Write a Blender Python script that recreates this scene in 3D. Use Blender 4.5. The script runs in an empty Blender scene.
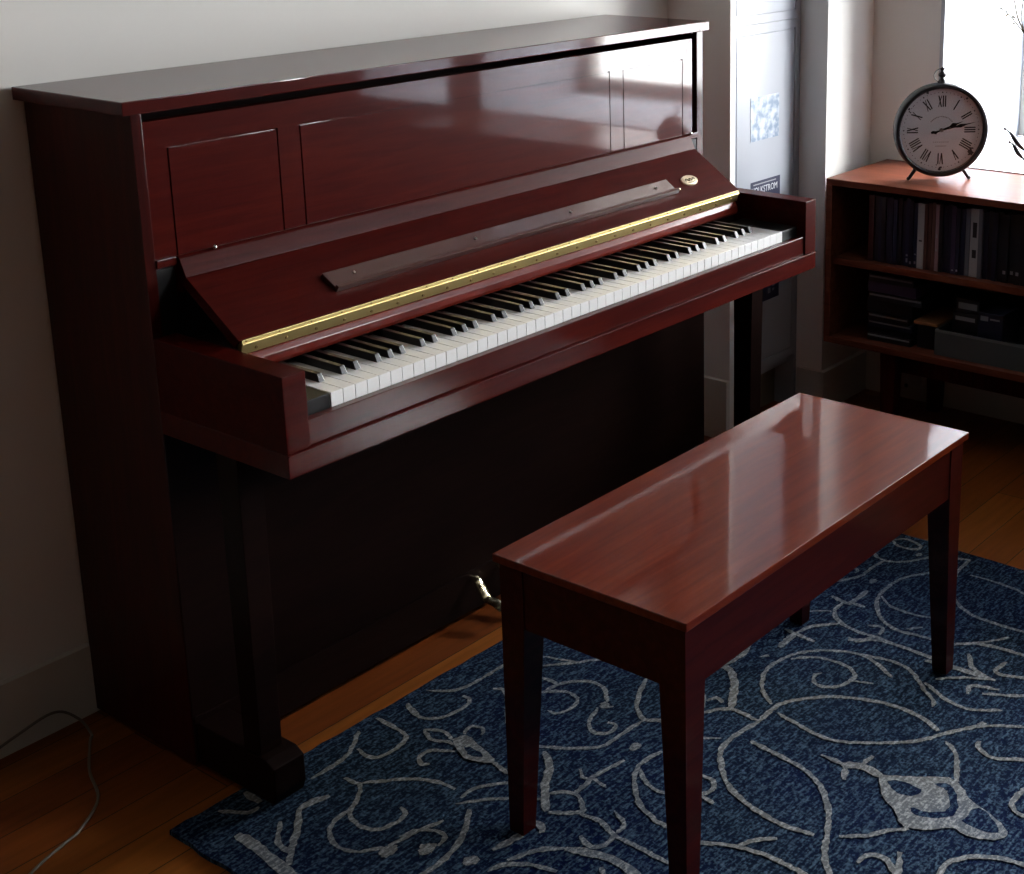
import bpy, bmesh, math, random
from mathutils import Vector, Matrix, Euler
random.seed(7)
SC = bpy.context.scene
COL = SC.collection
PI = math.pi

# ------------------------------------------------------------------ camera
CAM_POS = (-1.198, -1.8891, 1.4065)
YAW, PITCH, ROLL = 0.9233, 0.2536, -0.0084
FOC, PPX, PPY = 1449.96, 668.62, 254.65
fwd = Vector((math.sin(YAW)*math.cos(PITCH), math.cos(YAW)*math.cos(PITCH), -math.sin(PITCH)))
right = Vector((math.cos(YAW), -math.sin(YAW), 0.0))
up = right.cross(fwd)
r2 = math.cos(ROLL)*right + math.sin(ROLL)*up
u2 = -math.sin(ROLL)*right + math.cos(ROLL)*up
cam_data = bpy.data.cameras.new('camera')
cam = bpy.data.objects.new('camera', cam_data)
COL.objects.link(cam)
m = Matrix((r2, u2, -fwd)).transposed().to_4x4()
m.translation = Vector(CAM_POS)
cam.matrix_world = m
cam_data.sensor_fit = 'HORIZONTAL'
cam_data.sensor_width = 36.0
cam_data.lens = FOC/1024*36.0
cam_data.shift_x = (512-PPX)/1024
cam_data.shift_y = (PPY-437)/1024
cam_data.clip_start = 0.05
SC.camera = cam

# ------------------------------------------------------------------ daylight, exposure
world = bpy.data.worlds.new('overcast_sky')
SC.world = world
world.use_nodes = True
wn = world.node_tree.nodes
wl = world.node_tree.links
wn.clear()
wo = wn.new('ShaderNodeOutputWorld')
wb = wn.new('ShaderNodeBackground')
wb.inputs['Color'].default_value = (0.86, 0.93, 1.0, 1)
wb.inputs['Strength'].default_value = 84.0
# overcast sky: brighter towards the zenith, dimmer ground below the horizon
wt = wn.new('ShaderNodeTexCoord'); wsep = wn.new('ShaderNodeSeparateXYZ'); wr = wn.new('ShaderNodeValToRGB')
wmap = wn.new('ShaderNodeMapRange')
wmap.inputs['From Min'].default_value = -1.0; wmap.inputs['From Max'].default_value = 1.0
wl.new(wt.outputs['Generated'], wsep.inputs[0]); wl.new(wsep.outputs['Z'], wmap.inputs['Value']); wl.new(wmap.outputs[0], wr.inputs['Fac'])
ce = wr.color_ramp.elements
ce[0].position = 0.40; ce[0].color = (0.34, 0.345, 0.35, 1)
ce[1].position = 1.0; ce[1].color = (0.93, 0.96, 1.0, 1)
e_ = ce.new(0.47); e_.color = (0.38, 0.385, 0.39, 1)
e_ = ce.new(0.51); e_.color = (0.45, 0.455, 0.46, 1)
e_ = ce.new(0.75); e_.color = (0.72, 0.74, 0.76, 1)
wl.new(wr.outputs['Color'], wb.inputs['Color'])
wl.new(wb.outputs[0], wo.inputs[0])
SC.view_settings.view_transform = 'Standard'
SC.view_settings.look = 'None'
SC.view_settings.gamma = 1.0
SC.view_settings.use_curve_mapping = False
SC.view_settings.exposure = 0.0
SC.cycles.use_denoising = True
SC.cycles.max_bounces = 8
SC.cycles.diffuse_bounces = 4
SC.cycles.glossy_bounces = 4
SC.cycles.sample_clamp_indirect = 6.0
SC.cycles.caustics_reflective = False
SC.cycles.caustics_refractive = False

# room dimensions (metres)
YW = 0.2965      # back wall
XW = 2.255       # right wall
XG = 2.76        # window glass line of the deep reveals
XL, YF, ZC = -2.7, -3.9, 2.55
WINS = [(-1.50, -0.171, 0.65, 2.45), (-2.10, -1.64, 0.65, 2.45), (-3.75, -2.25, 1.30, 2.45)]   # y0, y1, sill, head; third window unseen, added for more light

def portal(y0, y1, WZ0, WZ1):
    l = bpy.data.lights.new('window_portal', 'AREA')
    l.shape = 'RECTANGLE'; l.size = abs(y1-y0); l.size_y = WZ1-WZ0
    l.cycles.is_portal = True
    o = bpy.data.objects.new('window_portal', l)
    COL.objects.link(o)
    o.location = (XG+0.06, (y0+y1)/2, (WZ0+WZ1)/2)
    o.rotation_euler = Euler((0, PI/2, 0))   # -Z axis looks along -X
    o.rotation_euler = Vector((-1, 0, 0)).to_track_quat('-Z', 'Y').to_euler()
    # local X must run along world Y, local Y along world Z
for w in WINS:
    portal(*w)

# ------------------------------------------------------------------ materials
def srgb(r, g, b):
    f = lambda c: (c/255)/12.92 if c/255 <= 0.04045 else (((c/255)+0.055)/1.055)**2.4
    return (f(r), f(g), f(b), 1)

def mat(name, color, rough=0.5, metal=0.0, coat=0.0, coat_rough=0.05, spec=0.5, bump=0.0, bump_scale=200.0, stretch=(1, 1, 1)):
    mt = bpy.data.materials.new(name)
    mt.use_nodes = True
    nt = mt.node_tree
    b = nt.nodes['Principled BSDF']
    b.inputs['Base Color'].default_value = color
    b.inputs['Roughness'].default_value = rough
    b.inputs['Metallic'].default_value = metal
    b.inputs['Coat Weight'].default_value = coat
    b.inputs['Coat Roughness'].default_value = coat_rough
    b.inputs['Specular IOR Level'].default_value = spec
    if bump > 0:
        tc = nt.nodes.new('ShaderNodeTexCoord'); mp = nt.nodes.new('ShaderNodeMapping')
        mp.inputs['Scale'].default_value = stretch
        no = nt.nodes.new('ShaderNodeTexNoise'); no.inputs['Scale'].default_value = bump_scale
        bu = nt.nodes.new('ShaderNodeBump'); bu.inputs['Strength'].default_value = bump
        bu.inputs['Distance'].default_value = 0.002
        nt.links.new(tc.outputs['Object'], mp.inputs['Vector'])
        nt.links.new(mp.outputs[0], no.inputs['Vector'])
        nt.links.new(no.outputs['Fac'], bu.inputs['Height'])
        nt.links.new(bu.outputs[0], b.inputs['Normal'])
    return mt

def wood(name, c_dark, c_mid, c_light, stretch, scale=6.0, rough=0.35, coat=0.8, coat_rough=0.08, spec=0.04, wave=0.0, grainbump=0.02):
    """procedural wood: long stretched noise along the grain between three colours"""
    mt = bpy.data.materials.new(name); mt.use_nodes = True
    nt = mt.node_tree; N = nt.nodes; L = nt.links
    b = N['Principled BSDF']
    tc = N.new('ShaderNodeTexCoord'); mp = N.new('ShaderNodeMapping')
    mp.inputs['Scale'].default_value = stretch
    n1 = N.new('ShaderNodeTexNoise'); n1.inputs['Scale'].default_value = scale
    n1.inputs['Detail'].default_value = 8; n1.inputs['Roughness'].default_value = 0.62
    n1.inputs['Distortion'].default_value = 0.6
    cr = N.new('ShaderNodeValToRGB')
    cr.color_ramp.elements[0].position = 0.28; cr.color_ramp.elements[0].color = c_dark
    cr.color_ramp.elements[1].position = 0.75; cr.color_ramp.elements[1].color = c_light
    e = cr.color_ramp.elements.new(0.5); e.color = c_mid
    L.new(tc.outputs['Object'], mp.inputs['Vector']); L.new(mp.outputs[0], n1.inputs['Vector'])
    L.new(n1.outputs['Fac'], cr.inputs['Fac']); L.new(cr.outputs['Color'], b.inputs['Base Color'])
    n2 = N.new('ShaderNodeTexNoise'); n2.inputs['Scale'].default_value = 1.6; n2.inputs['Detail'].default_value = 2
    bu = N.new('ShaderNodeBump'); bu.inputs['Strength'].default_value = grainbump; bu.inputs['Distance'].default_value = 0.01
    L.new(tc.outputs['Object'], n2.inputs['Vector']); L.new(n2.outputs['Fac'], bu.inputs['Height'])
    L.new(bu.outputs[0], b.inputs['Coat Normal'])
    b.inputs['Roughness'].default_value = rough
    b.inputs['Coat Weight'].default_value = coat
    b.inputs['Coat Roughness'].default_value = coat_rough
    b.inputs['Specular IOR Level'].default_value = spec
    return mt

M = {}
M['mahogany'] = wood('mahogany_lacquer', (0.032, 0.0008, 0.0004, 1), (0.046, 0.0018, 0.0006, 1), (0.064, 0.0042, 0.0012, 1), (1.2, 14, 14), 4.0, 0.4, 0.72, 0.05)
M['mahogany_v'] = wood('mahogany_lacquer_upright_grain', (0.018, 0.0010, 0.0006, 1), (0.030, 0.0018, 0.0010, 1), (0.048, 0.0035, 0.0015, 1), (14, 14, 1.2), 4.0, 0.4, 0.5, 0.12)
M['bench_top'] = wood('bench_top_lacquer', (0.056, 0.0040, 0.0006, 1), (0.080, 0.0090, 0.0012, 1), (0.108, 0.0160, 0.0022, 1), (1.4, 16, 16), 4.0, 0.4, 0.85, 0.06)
M['keybed_red'] = wood('key_rail_mahogany', (0.065, 0.006, 0.003, 1), (0.11, 0.011, 0.006, 1), (0.16, 0.021, 0.010, 1), (1.2, 20, 20), 5.0, 0.4, 0.35, 0.15)
M['satin'] = wood('satin_mahogany', (0.025, 0.0009, 0.0005, 1), (0.038, 0.0019, 0.0009, 1), (0.056, 0.0042, 0.0018, 1), (1.2, 14, 14), 4.0, 0.42, 0.08, 0.22)
M['near_black'] = wood('near_black_wood', (0.0045, 0.0018, 0.0015, 1), (0.0070, 0.0026, 0.0020, 1), (0.0110, 0.0042, 0.0030, 1), (1.2, 14, 14), 4.0, 0.45, 0.10, 0.15)  # darker tone for lower panel, bottom rail, legs and feet
M['semi'] = wood('semi_gloss_mahogany', (0.030, 0.0009, 0.0004, 1), (0.044, 0.0020, 0.0008, 1), (0.064, 0.0045, 0.0015, 1), (1.2, 14, 14), 4.0, 0.4, 0.36, 0.12)
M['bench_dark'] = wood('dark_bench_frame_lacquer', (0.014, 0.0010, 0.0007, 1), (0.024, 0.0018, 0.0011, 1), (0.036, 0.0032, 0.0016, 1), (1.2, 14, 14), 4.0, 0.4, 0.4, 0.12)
M['teak'] = wood('teak_veneer', (0.080, 0.021, 0.012, 1), (0.125, 0.036, 0.020, 1), (0.18, 0.058, 0.031, 1), (10, 1.0, 10), 5.0, 0.38, 0.35, 0.2)
M['ivory'] = mat('white_key_plastic', (0.88, 0.88, 0.87, 1), 0.25, coat=0.2)
M['ebony'] = mat('black_key_plastic', (0.006, 0.006, 0.007, 1), 0.32, spec=0.3)
M['black_block'] = mat('black_paint_and_shade', (0.006, 0.006, 0.006, 1), 0.4, spec=0.25)
M['brass'] = mat('brass', (0.66, 0.52, 0.22, 1), 0.38, metal=1.0, bump=0.15, bump_scale=60)
M['brass_dull'] = mat('dull_brass', (0.42, 0.30, 0.12, 1), 0.4, metal=1.0)
M['pedal_brass'] = mat('polished_brass', (0.80, 0.70, 0.45, 1), 0.2, metal=1.0)
M['badge'] = mat('tarnished_brass_badge', (0.72, 0.62, 0.44, 1), 0.35, metal=0.9, bump=0.6, bump_scale=140)
M['screw'] = mat('steel_screw', (0.6, 0.58, 0.55, 1), 0.25, metal=1.0)
M['felt'] = mat('dark_felt', (0.02, 0.006, 0.006, 1), 0.9)
M['wall'] = mat('matt_wall_paint', (0.78, 0.765, 0.725, 1), 0.85, bump=0.1, bump_scale=90)
M['trim'] = mat('white_trim_paint', (0.60, 0.57, 0.51, 1), 0.5, bump=0.04, bump_scale=30)
M['far_wall'] = mat('dark_unseen_wall', (0.010, 0.008, 0.007, 1), 0.9, spec=0.0)
M['ceiling'] = mat('white_ceiling_paint', (0.28, 0.265, 0.24, 1), 0.9, spec=0.1)
M['cabinet_white'] = mat('white_gloss_cabinet_paint', (0.34, 0.36, 0.40, 1), 0.35, coat=0.15, spec=0.3, coat_rough=0.12)
M['reveal'] = mat('white_reveal_paint', (0.46, 0.49, 0.54, 1), 0.7)
M['clock_black'] = mat('black_iron', (0.012, 0.012, 0.014, 1), 0.42, metal=0.3, bump=0.3, bump_scale=80)
M['clock_face'] = mat('aged_clock_paper', (0.66, 0.70, 0.73, 1), 0.7)
M['ink'] = mat('printed_ink', (0.02, 0.018, 0.018, 1), 0.7)
M['ink_faint'] = mat('faded_ink', (0.26, 0.25, 0.24, 1), 0.7)
M['plate'] = mat('white_plastic_plate', (0.5, 0.48, 0.45, 1), 0.4)
M['navy'] = mat('navy_paper', (0.010, 0.012, 0.045, 1), 0.55)
M['print_white'] = mat('white_print', (0.62, 0.64, 0.68, 1), 0.6)
M['cord_white'] = mat('pale_cable_sheath', (0.12, 0.10, 0.08, 1), 0.5)
M['cord_dark'] = mat('brown_cable_sheath', (0.05, 0.03, 0.02, 1), 0.5)
M['glass'] = None

def glass_mat():
    mt = bpy.data.materials.new('clear_window_glass'); mt.use_nodes = True
    nt = mt.node_tree; nt.nodes.clear()
    o = nt.nodes.new('ShaderNodeOutputMaterial'); t = nt.nodes.new('ShaderNodeBsdfTransparent')
    g = nt.nodes.new('ShaderNodeBsdfGlossy'); g.inputs['Roughness'].default_value = 0.02
    mx = nt.nodes.new('ShaderNodeMixShader'); mx.inputs[0].default_value = 0.06
    nt.links.new(t.outputs[0], mx.inputs[1]); nt.links.new(g.outputs[0], mx.inputs[2]); nt.links.new(mx.outputs[0], o.inputs[0])
    return mt
M['glass'] = glass_mat()

def clock_glass():
    mt = bpy.data.materials.new('clock_glass'); mt.use_nodes = True
    nt = mt.node_tree; nt.nodes.clear()
    o = nt.nodes.new('ShaderNodeOutputMaterial'); t = nt.nodes.new('ShaderNodeBsdfTransparent')
    g = nt.nodes.new('ShaderNodeBsdfGlossy'); g.inputs['Roughness'].default_value = 0.03
    mx = nt.nodes.new('ShaderNodeMixShader'); mx.inputs[0].default_value = 0.05
    nt.links.new(t.outputs[0], mx.inputs[1]); nt.links.new(g.outputs[0], mx.inputs[2]); nt.links.new(mx.outputs[0], o.inputs[0])
    return mt
M['clock_glass'] = clock_glass()

def floor_mat():
    mt = bpy.data.materials.new('oak_floor_boards'); mt.use_nodes = True
    nt = mt.node_tree; N = nt.nodes; L = nt.links; b = N['Principled BSDF']
    tc = N.new('ShaderNodeTexCoord')
    br = N.new('ShaderNodeTexBrick')
    br.inputs['Scale'].default_value = 1.0
    br.inputs['Brick Width'].default_value = 1.1; br.inputs['Row Height'].default_value = 0.085
    br.inputs['Mortar Size'].default_value = 0.0012; br.inputs['Mortar Smooth'].default_value = 0.2
    br.inputs['Color1'].default_value = (0.150, 0.034, 0.006, 1); br.inputs['Color2'].default_value = (0.25, 0.080, 0.012, 1)
    br.inputs['Mortar'].default_value = (0.03, 0.012, 0.005, 1)
    br.offset = 0.37
    mp = N.new('ShaderNodeMapping'); mp.inputs['Scale'].default_value = (1.5, 18, 1)
    n1 = N.new('ShaderNodeTexNoise'); n1.inputs['Scale'].default_value = 4; n1.inputs['Detail'].default_value = 7
    cr = N.new('ShaderNodeValToRGB'); cr.color_ramp.elements[0].color = (0.5, 0.45, 0.4, 1); cr.color_ramp.elements[1].color = (1.25, 1.2, 1.1, 1)
    mx = N.new('ShaderNodeMix'); mx.data_type = 'RGBA'; mx.blend_type = 'MULTIPLY'; mx.inputs['Factor'].default_value = 1.0
    L.new(tc.outputs['Object'], br.inputs['Vector']); L.new(tc.outputs['Object'], mp.inputs['Vector'])
    L.new(mp.outputs[0], n1.inputs['Vector']); L.new(n1.outputs['Fac'], cr.inputs['Fac'])
    L.new(br.outputs['Color'], mx.inputs['A']); L.new(cr.outputs['Color'], mx.inputs['B'])
    L.new(mx.outputs['Result'], b.inputs['Base Color'])
    b.inputs['Specular IOR Level'].default_value = 0.15; b.inputs['Roughness'].default_value = 0.5; b.inputs['Coat Weight'].default_value = 0.12; b.inputs['Coat Roughness'].default_value = 0.3
    bu = N.new('ShaderNodeBump'); bu.inputs['Strength'].default_value = 0.3; bu.inputs['Distance'].default_value = 0.002
    L.new(br.outputs['Fac'], bu.inputs['Height']); bu.invert = True
    L.new(bu.outputs[0], b.inputs['Normal'])
    return mt
M['floor'] = floor_mat()

def rug_mat(name, ca, cb, cc, pale):
    """woven pile: fine streaks along the weave, broad uneven wear between two tones"""
    mt = bpy.data.materials.new(name); mt.use_nodes = True
    nt = mt.node_tree; N = nt.nodes; L = nt.links; b = N['Principled BSDF']
    tc = N.new('ShaderNodeTexCoord')
    mp = N.new('ShaderNodeMapping'); mp.inputs['Scale'].default_value = (38, 165, 1); mp.inputs['Rotation'].default_value = (0, 0, 0.12)
    n1 = N.new('ShaderNodeTexNoise'); n1.inputs['Scale'].default_value = 1.0; n1.inputs['Detail'].default_value = 3; n1.inputs['Roughness'].default_value = 0.7
    n2 = N.new('ShaderNodeTexNoise'); n2.inputs['Scale'].default_value = 2.3; n2.inputs['Detail'].default_value = 3
    n3 = N.new('ShaderNodeTexNoise'); n3.inputs['Scale'].default_value = 190; n3.inputs['Detail'].default_value = 1
    L.new(tc.outputs['Object'], mp.inputs['Vector']); L.new(mp.outputs[0], n1.inputs['Vector'])
    L.new(tc.outputs['Object'], n2.inputs['Vector']); L.new(tc.outputs['Object'], n3.inputs['Vector'])
    c2 = N.new('ShaderNodeValToRGB'); c2.color_ramp.elements[0].position = 0.38; c2.color_ramp.elements[1].position = 0.62
    c2.color_ramp.elements[0].color = ca; c2.color_ramp.elements[1].color = cb
    L.new(n2.outputs['Fac'], c2.inputs['Fac'])
    r1 = N.new('ShaderNodeValToRGB'); r1.color_ramp.elements[0].position = 0.47; r1.color_ramp.elements[1].position = 0.64
    r1.color_ramp.elements[0].color = (0, 0, 0, 1); r1.color_ramp.elements[1].color = (1, 1, 1, 1)
    ad = N.new('ShaderNodeMath'); ad.operation = 'ADD'
    m1 = N.new('ShaderNodeMath'); m1.operation = 'MULTIPLY'; m1.inputs[1].default_value = 0.62
    m2 = N.new('ShaderNodeMath'); m2.operation = 'MULTIPLY'; m2.inputs[1].default_value = 0.38
    L.new(n1.outputs['Fac'], m1.inputs[0]); L.new(n3.outputs['Fac'], m2.inputs[0])
    L.new(m1.outputs[0], ad.inputs[0]); L.new(m2.outputs[0], ad.inputs[1]); L.new(ad.outputs[0], r1.inputs['Fac'])
    mxa = N.new('ShaderNodeMix'); mxa.data_type = 'RGBA'; mxa.blend_type = 'MIX'
    L.new(r1.outputs['Color'], mxa.inputs['Factor']); L.new(c2.outputs['Color'], mxa.inputs['A']); mxa.inputs['B'].default_value = pale
    L.new(mxa.outputs['Result'], b.inputs['Base Color'])
    # keep part of the base tone
    b.inputs['Roughness'].default_value = 0.95; b.inputs['Specular IOR Level'].default_value = 0.04
    bu = N.new('ShaderNodeBump'); bu.inputs['Strength'].default_value = 0.9; bu.inputs['Distance'].default_value = 0.004
    L.new(ad.outputs[0], bu.inputs['Height']); L.new(bu.outputs[0], b.inputs['Normal'])
    return mt
M['rug_blue'] = rug_mat('blue_wool_pile', (0.0008, 0.0045, 0.026, 1), (0.0030, 0.0080, 0.017, 1), None, (0.050, 0.083, 0.122, 1))
M['rug_vine'] = rug_mat('silver_grey_wool_pile', (0.085, 0.098, 0.118, 1), (0.125, 0.122, 0.108, 1), None, (0.29, 0.30, 0.305, 1))

# ------------------------------------------------------------------ mesh helpers
def new_bm():
    return bmesh.new()

def merge(dst, src):
    me = bpy.data.meshes.new('tmp'); src.to_mesh(me); src.free(); dst.from_mesh(me); bpy.data.meshes.remove(me)

def box(bm, x0, x1, y0, y1, z0, z1, bev=0.0, seg=2):
    b = bmesh.new()
    bmesh.ops.create_cube(b, size=1)
    for v in b.verts:
        v.co = Vector(((x0+x1)/2 + v.co.x*(x1-x0), (y0+y1)/2 + v.co.y*(y1-y0), (z0+z1)/2 + v.co.z*(z1-z0)))
    if bev > 0:
        bmesh.ops.bevel(b, geom=list(b.edges), offset=bev, segments=seg, profile=0.6, affect='EDGES')
    merge(bm, b)

def hexa(bm, pts, bev=0.0):
    """8 points: bottom ring of 4 then top ring of 4"""
    b = bmesh.new()
    v = [b.verts.new(p) for p in pts]
    for f in ((3, 2, 1, 0), (4, 5, 6, 7), (0, 1, 5, 4), (1, 2, 6, 5), (2, 3, 7, 6), (3, 0, 4, 7)):
        b.faces.new([v[i] for i in f])
    bmesh.ops.recalc_face_normals(b, faces=b.faces)
    if bev > 0:
        bmesh.ops.bevel(b, geom=list(b.edges), offset=bev, segments=2, profile=0.6, affect='EDGES')
    merge(bm, b)

def prism(bm, prof, x0, x1, axis='x', bev=0.0):
    """extrude a 2-D outline along an axis. axis x: (y,z); axis y: (x,z); axis z: (x,y)"""
    b = bmesh.new()
    def P(a, p):
        return {'x': (a, p[0], p[1]), 'y': (p[0], a, p[1]), 'z': (p[0], p[1], a)}[axis]
    A = [b.verts.new(P(x0, p)) for p in prof]; B = [b.verts.new(P(x1, p)) for p in prof]
    n = len(prof)
    b.faces.new(A); b.faces.new(B[::-1])
    for i in range(n):
        b.faces.new((A[i], B[i], B[(i+1) % n], A[(i+1) % n]))
    bmesh.ops.recalc_face_normals(b, faces=b.faces)
    if bev > 0:
        bmesh.ops.bevel(b, geom=list(b.edges), offset=bev, segments=2, profile=0.6, affect='EDGES')
    merge(bm, b)

def cyl(bm, p0, p1, r0, r1=None, seg=20, bev=0.0):
    r1 = r0 if r1 is None else r1
    p0, p1 = Vector(p0), Vector(p1); d = p1-p0
    b = bmesh.new()
    bmesh.ops.create_cone(b, cap_ends=True, segments=seg, radius1=r0, radius2=r1, depth=d.length)
    q = Vector((0, 0, 1)).rotation_difference(d.normalized())
    for v in b.verts:
        v.co = q @ v.co + (p0+p1)/2
    merge(bm, b)

def ball(bm, c, r, sc=(1, 1, 1), seg=12):
    b = bmesh.new()
    bmesh.ops.create_uvsphere(b, u_segments=seg, v_segments=max(6, seg//2), radius=r)
    for v in b.verts:
        v.co = Vector((v.co.x*sc[0]+c[0], v.co.y*sc[1]+c[1], v.co.z*sc[2]+c[2]))
    merge(bm, b)

def catmull(pts, n=6):
    P = [Vector(p) for p in pts]
    if len(P) < 3:
        out = []
        for i in range(len(P)-1):
            for k in range(n):
                out.append(P[i].lerp(P[i+1], k/n))
        return out + [P[-1]]
    out = []
    Q = [P[0]*2-P[1]] + P + [P[-1]*2-P[-2]]
    for i in range(1, len(Q)-2):
        a, b, c, d = Q[i-1:i+3]
        for k in range(n):
            t = k/n
            out.append(0.5*((2*b)+(c-a)*t+(2*a-5*b+4*c-d)*t*t+(-a+3*b-3*c+d)*t**3))
    out.append(P[-1])
    return out

def tube(bm, pts, r, seg=8, smooth=6, rfn=None, sy=1.0):
    path = catmull(pts, smooth) if smooth else [Vector(p) for p in pts]
    b = bmesh.new(); rings = []
    n = len(path); prev = None
    for i, p in enumerate(path):
        t = (path[min(i+1, n-1)]-path[max(i-1, 0)]).normalized()
        a = Vector((0, 0, 1)) if abs(t.z) < 0.95 else Vector((1, 0, 0))
        if prev is None:
            u = t.cross(a).normalized()
        else:
            u = (prev - t*prev.dot(t)).normalized()
        prev = u
        w = t.cross(u)
        rr = rfn(i/(n-1)) * r if rfn else r
        rings.append([b.verts.new(p + rr*(math.cos(2*PI*k/seg)*u + sy*math.sin(2*PI*k/seg)*w)) for k in range(seg)])
    for i in range(n-1):
        for k in range(seg):
            b.faces.new((rings[i][k], rings[i][(k+1) % seg], rings[i+1][(k+1) % seg], rings[i+1][k]))
    b.faces.new(rings[0][::-1]); b.faces.new(rings[-1])
    bmesh.ops.recalc_face_normals(b, faces=b.faces)
    merge(bm, b)

def lathe(bm, prof, c=(0, 0, 0), seg=32, axis='z'):
    """prof: list of (radius, height)"""
    b = bmesh.new(); rings = []
    for r, h in prof:
        ring = []
        for k in range(seg):
            a = 2*PI*k/seg
            p = {'z': (r*math.cos(a), r*math.sin(a), h), 'y': (r*math.cos(a), h, r*math.sin(a))}[axis]
            ring.append(b.verts.new((p[0]+c[0], p[1]+c[1], p[2]+c[2])))
        rings.append(ring)
    for i in range(len(rings)-1):
        for k in range(seg):
            b.faces.new((rings[i][k], rings[i][(k+1) % seg], rings[i+1][(k+1) % seg], rings[i+1][k]))
    if prof[0][0] > 1e-6: b.faces.new(rings[0][::-1])
    if prof[-1][0] > 1e-6: b.faces.new(rings[-1])
    bmesh.ops.remove_doubles(b, verts=b.verts, dist=1e-6)
    bmesh.ops.recalc_face_normals(b, faces=b.faces)
    merge(bm, b)

def world_loc(o):
    v = Vector((0, 0, 0))
    while o is not None:
        v += o.location; o = o.parent
    return v

def obj(name, bm, material, parent=None, smooth=False, local=False, origin=None):
    """link a bmesh drawn in world coordinates as ONE mesh object (local=True: already in the parent's frame)"""
    off = Vector((0, 0, 0))
    if parent is not None and not local:
        off = world_loc(parent)
    if parent is None and origin is not None:
        off = Vector(origin)
    if off.length > 0:
        bmesh.ops.translate(bm, verts=bm.verts, vec=-off)
    me = bpy.data.meshes.new(name)
    bm.to_mesh(me); bm.free()
    for mt in (material if isinstance(material, (list, tuple)) else [material]):
        me.materials.append(mt)
    if smooth:
        me.shade_smooth()
        me.set_sharp_from_angle(angle=math.radians(38))
    o = bpy.data.objects.new(name, me)
    COL.objects.link(o)
    if parent is not None:
        o.parent = parent
    elif origin is not None:
        o.location = origin
    return o

def tag(o, label, cat, group=None):
    o['label'] = label; o['category'] = cat
    if group: o['group'] = group
    return o

def thing(name, label, cat, loc=(0, 0, 0), rotz=0.0, group=None):
    o = bpy.data.objects.new(name, None)
    COL.objects.link(o)
    o.empty_display_size = 0.1
    o.location = loc; o.rotation_euler = (0, 0, rotz)
    return tag(o, label, cat, group)

def struct(name, bm, material, smooth=False):
    o = obj(name, bm, material, smooth=smooth)
    o['kind'] = 'structure'
    return o

# ------------------------------------------------------------------ room shell
b = new_bm(); box(b, XL-0.1, XG+0.3, YF-0.1, YW+0.1, -0.1, 0.0); struct('floor', b, M['floor'])
b = new_bm(); box(b, XL-0.1, XG+0.3, YF-0.1, YW+0.1, ZC, ZC+0.1); struct('ceiling', b, M['ceiling'])
b = new_bm(); box(b, XL-0.1, XG+0.3, YW, YW+0.1, 0, ZC); struct('wall_back', b, M['wall'])
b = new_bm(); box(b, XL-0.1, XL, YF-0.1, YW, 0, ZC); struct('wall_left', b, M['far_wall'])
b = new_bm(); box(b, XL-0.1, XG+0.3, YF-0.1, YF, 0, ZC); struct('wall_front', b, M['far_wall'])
# right wall with deep window openings
b = new_bm()
box(b, XW, XG+0.12, WINS[0][1], YW, 0, ZC)
box(b, XW, XG+0.12, WINS[0][0], WINS[0][1], 0, WINS[0][2]); box(b, XW, XG+0.12, WINS[0][0], WINS[0][1], WINS[0][3], ZC)
struct('wall_right', b, M['wall'])
b = new_bm()
cuts = [v for w in WINS for v in (w[1], w[0])][1:] + [YF]
for i in range(0, len(cuts), 2):
    box(b, XW, XG+0.12, cuts[i+1], cuts[i]-0.0001, 0, ZC)
for y0, y1, WZ0, WZ1 in WINS[1:]:
    box(b, XW, XG+0.12, y0, y1, 0, WZ0); box(b, XW, XG+0.12, y0, y1, WZ1, ZC)
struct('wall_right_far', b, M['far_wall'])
# white plaster linings of the reveals
for i, (y0, y1, WZ0, WZ1) in enumerate(WINS):
    b = new_bm()
    box(b, XW-0.004, XG, y1-0.012, y1-0.0005, WZ0+0.001, WZ1-0.001)
    box(b, XW-0.004, XG, y0+0.0005, y0+0.012, WZ0+0.001, WZ1-0.001)
    box(b, XW-0.004, XG, y0+0.0125, y1-0.0125, WZ1-0.013, WZ1-0.001)
    box(b, XW-0.012, XG, y0+0.0125, y1-0.0125, WZ0+0.001, WZ0+0.022)
    struct('trim_%d' % (i+1), b, M['reveal'])
    b = new_bm()
    zb, zt = WZ0+0.023, WZ1-0.014
    ya_, yb_ = y0+0.013, y1-0.013
    f = 0.05
    xa, xb = XG-0.005, XG+0.045
    box(b, xa, xb, ya_, ya_+f, zb, zt, 0.003); box(b, xa, xb, yb_-f, yb_, zb, zt, 0.003)
    box(b, xa, xb, ya_+f, yb_-f, zb, zb+f, 0.003); box(b, xa, xb, ya_+f, yb_-f, zt-f, zt, 0.003)
    wnd = struct('window_%d' % (i+1), b, M['trim'])
    b = new_bm(); box(b, XG+0.015, XG+0.021, ya_+f, yb_-f, zb+f, zt-f)
    obj('window_pane', b, M['glass'], wnd)
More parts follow.
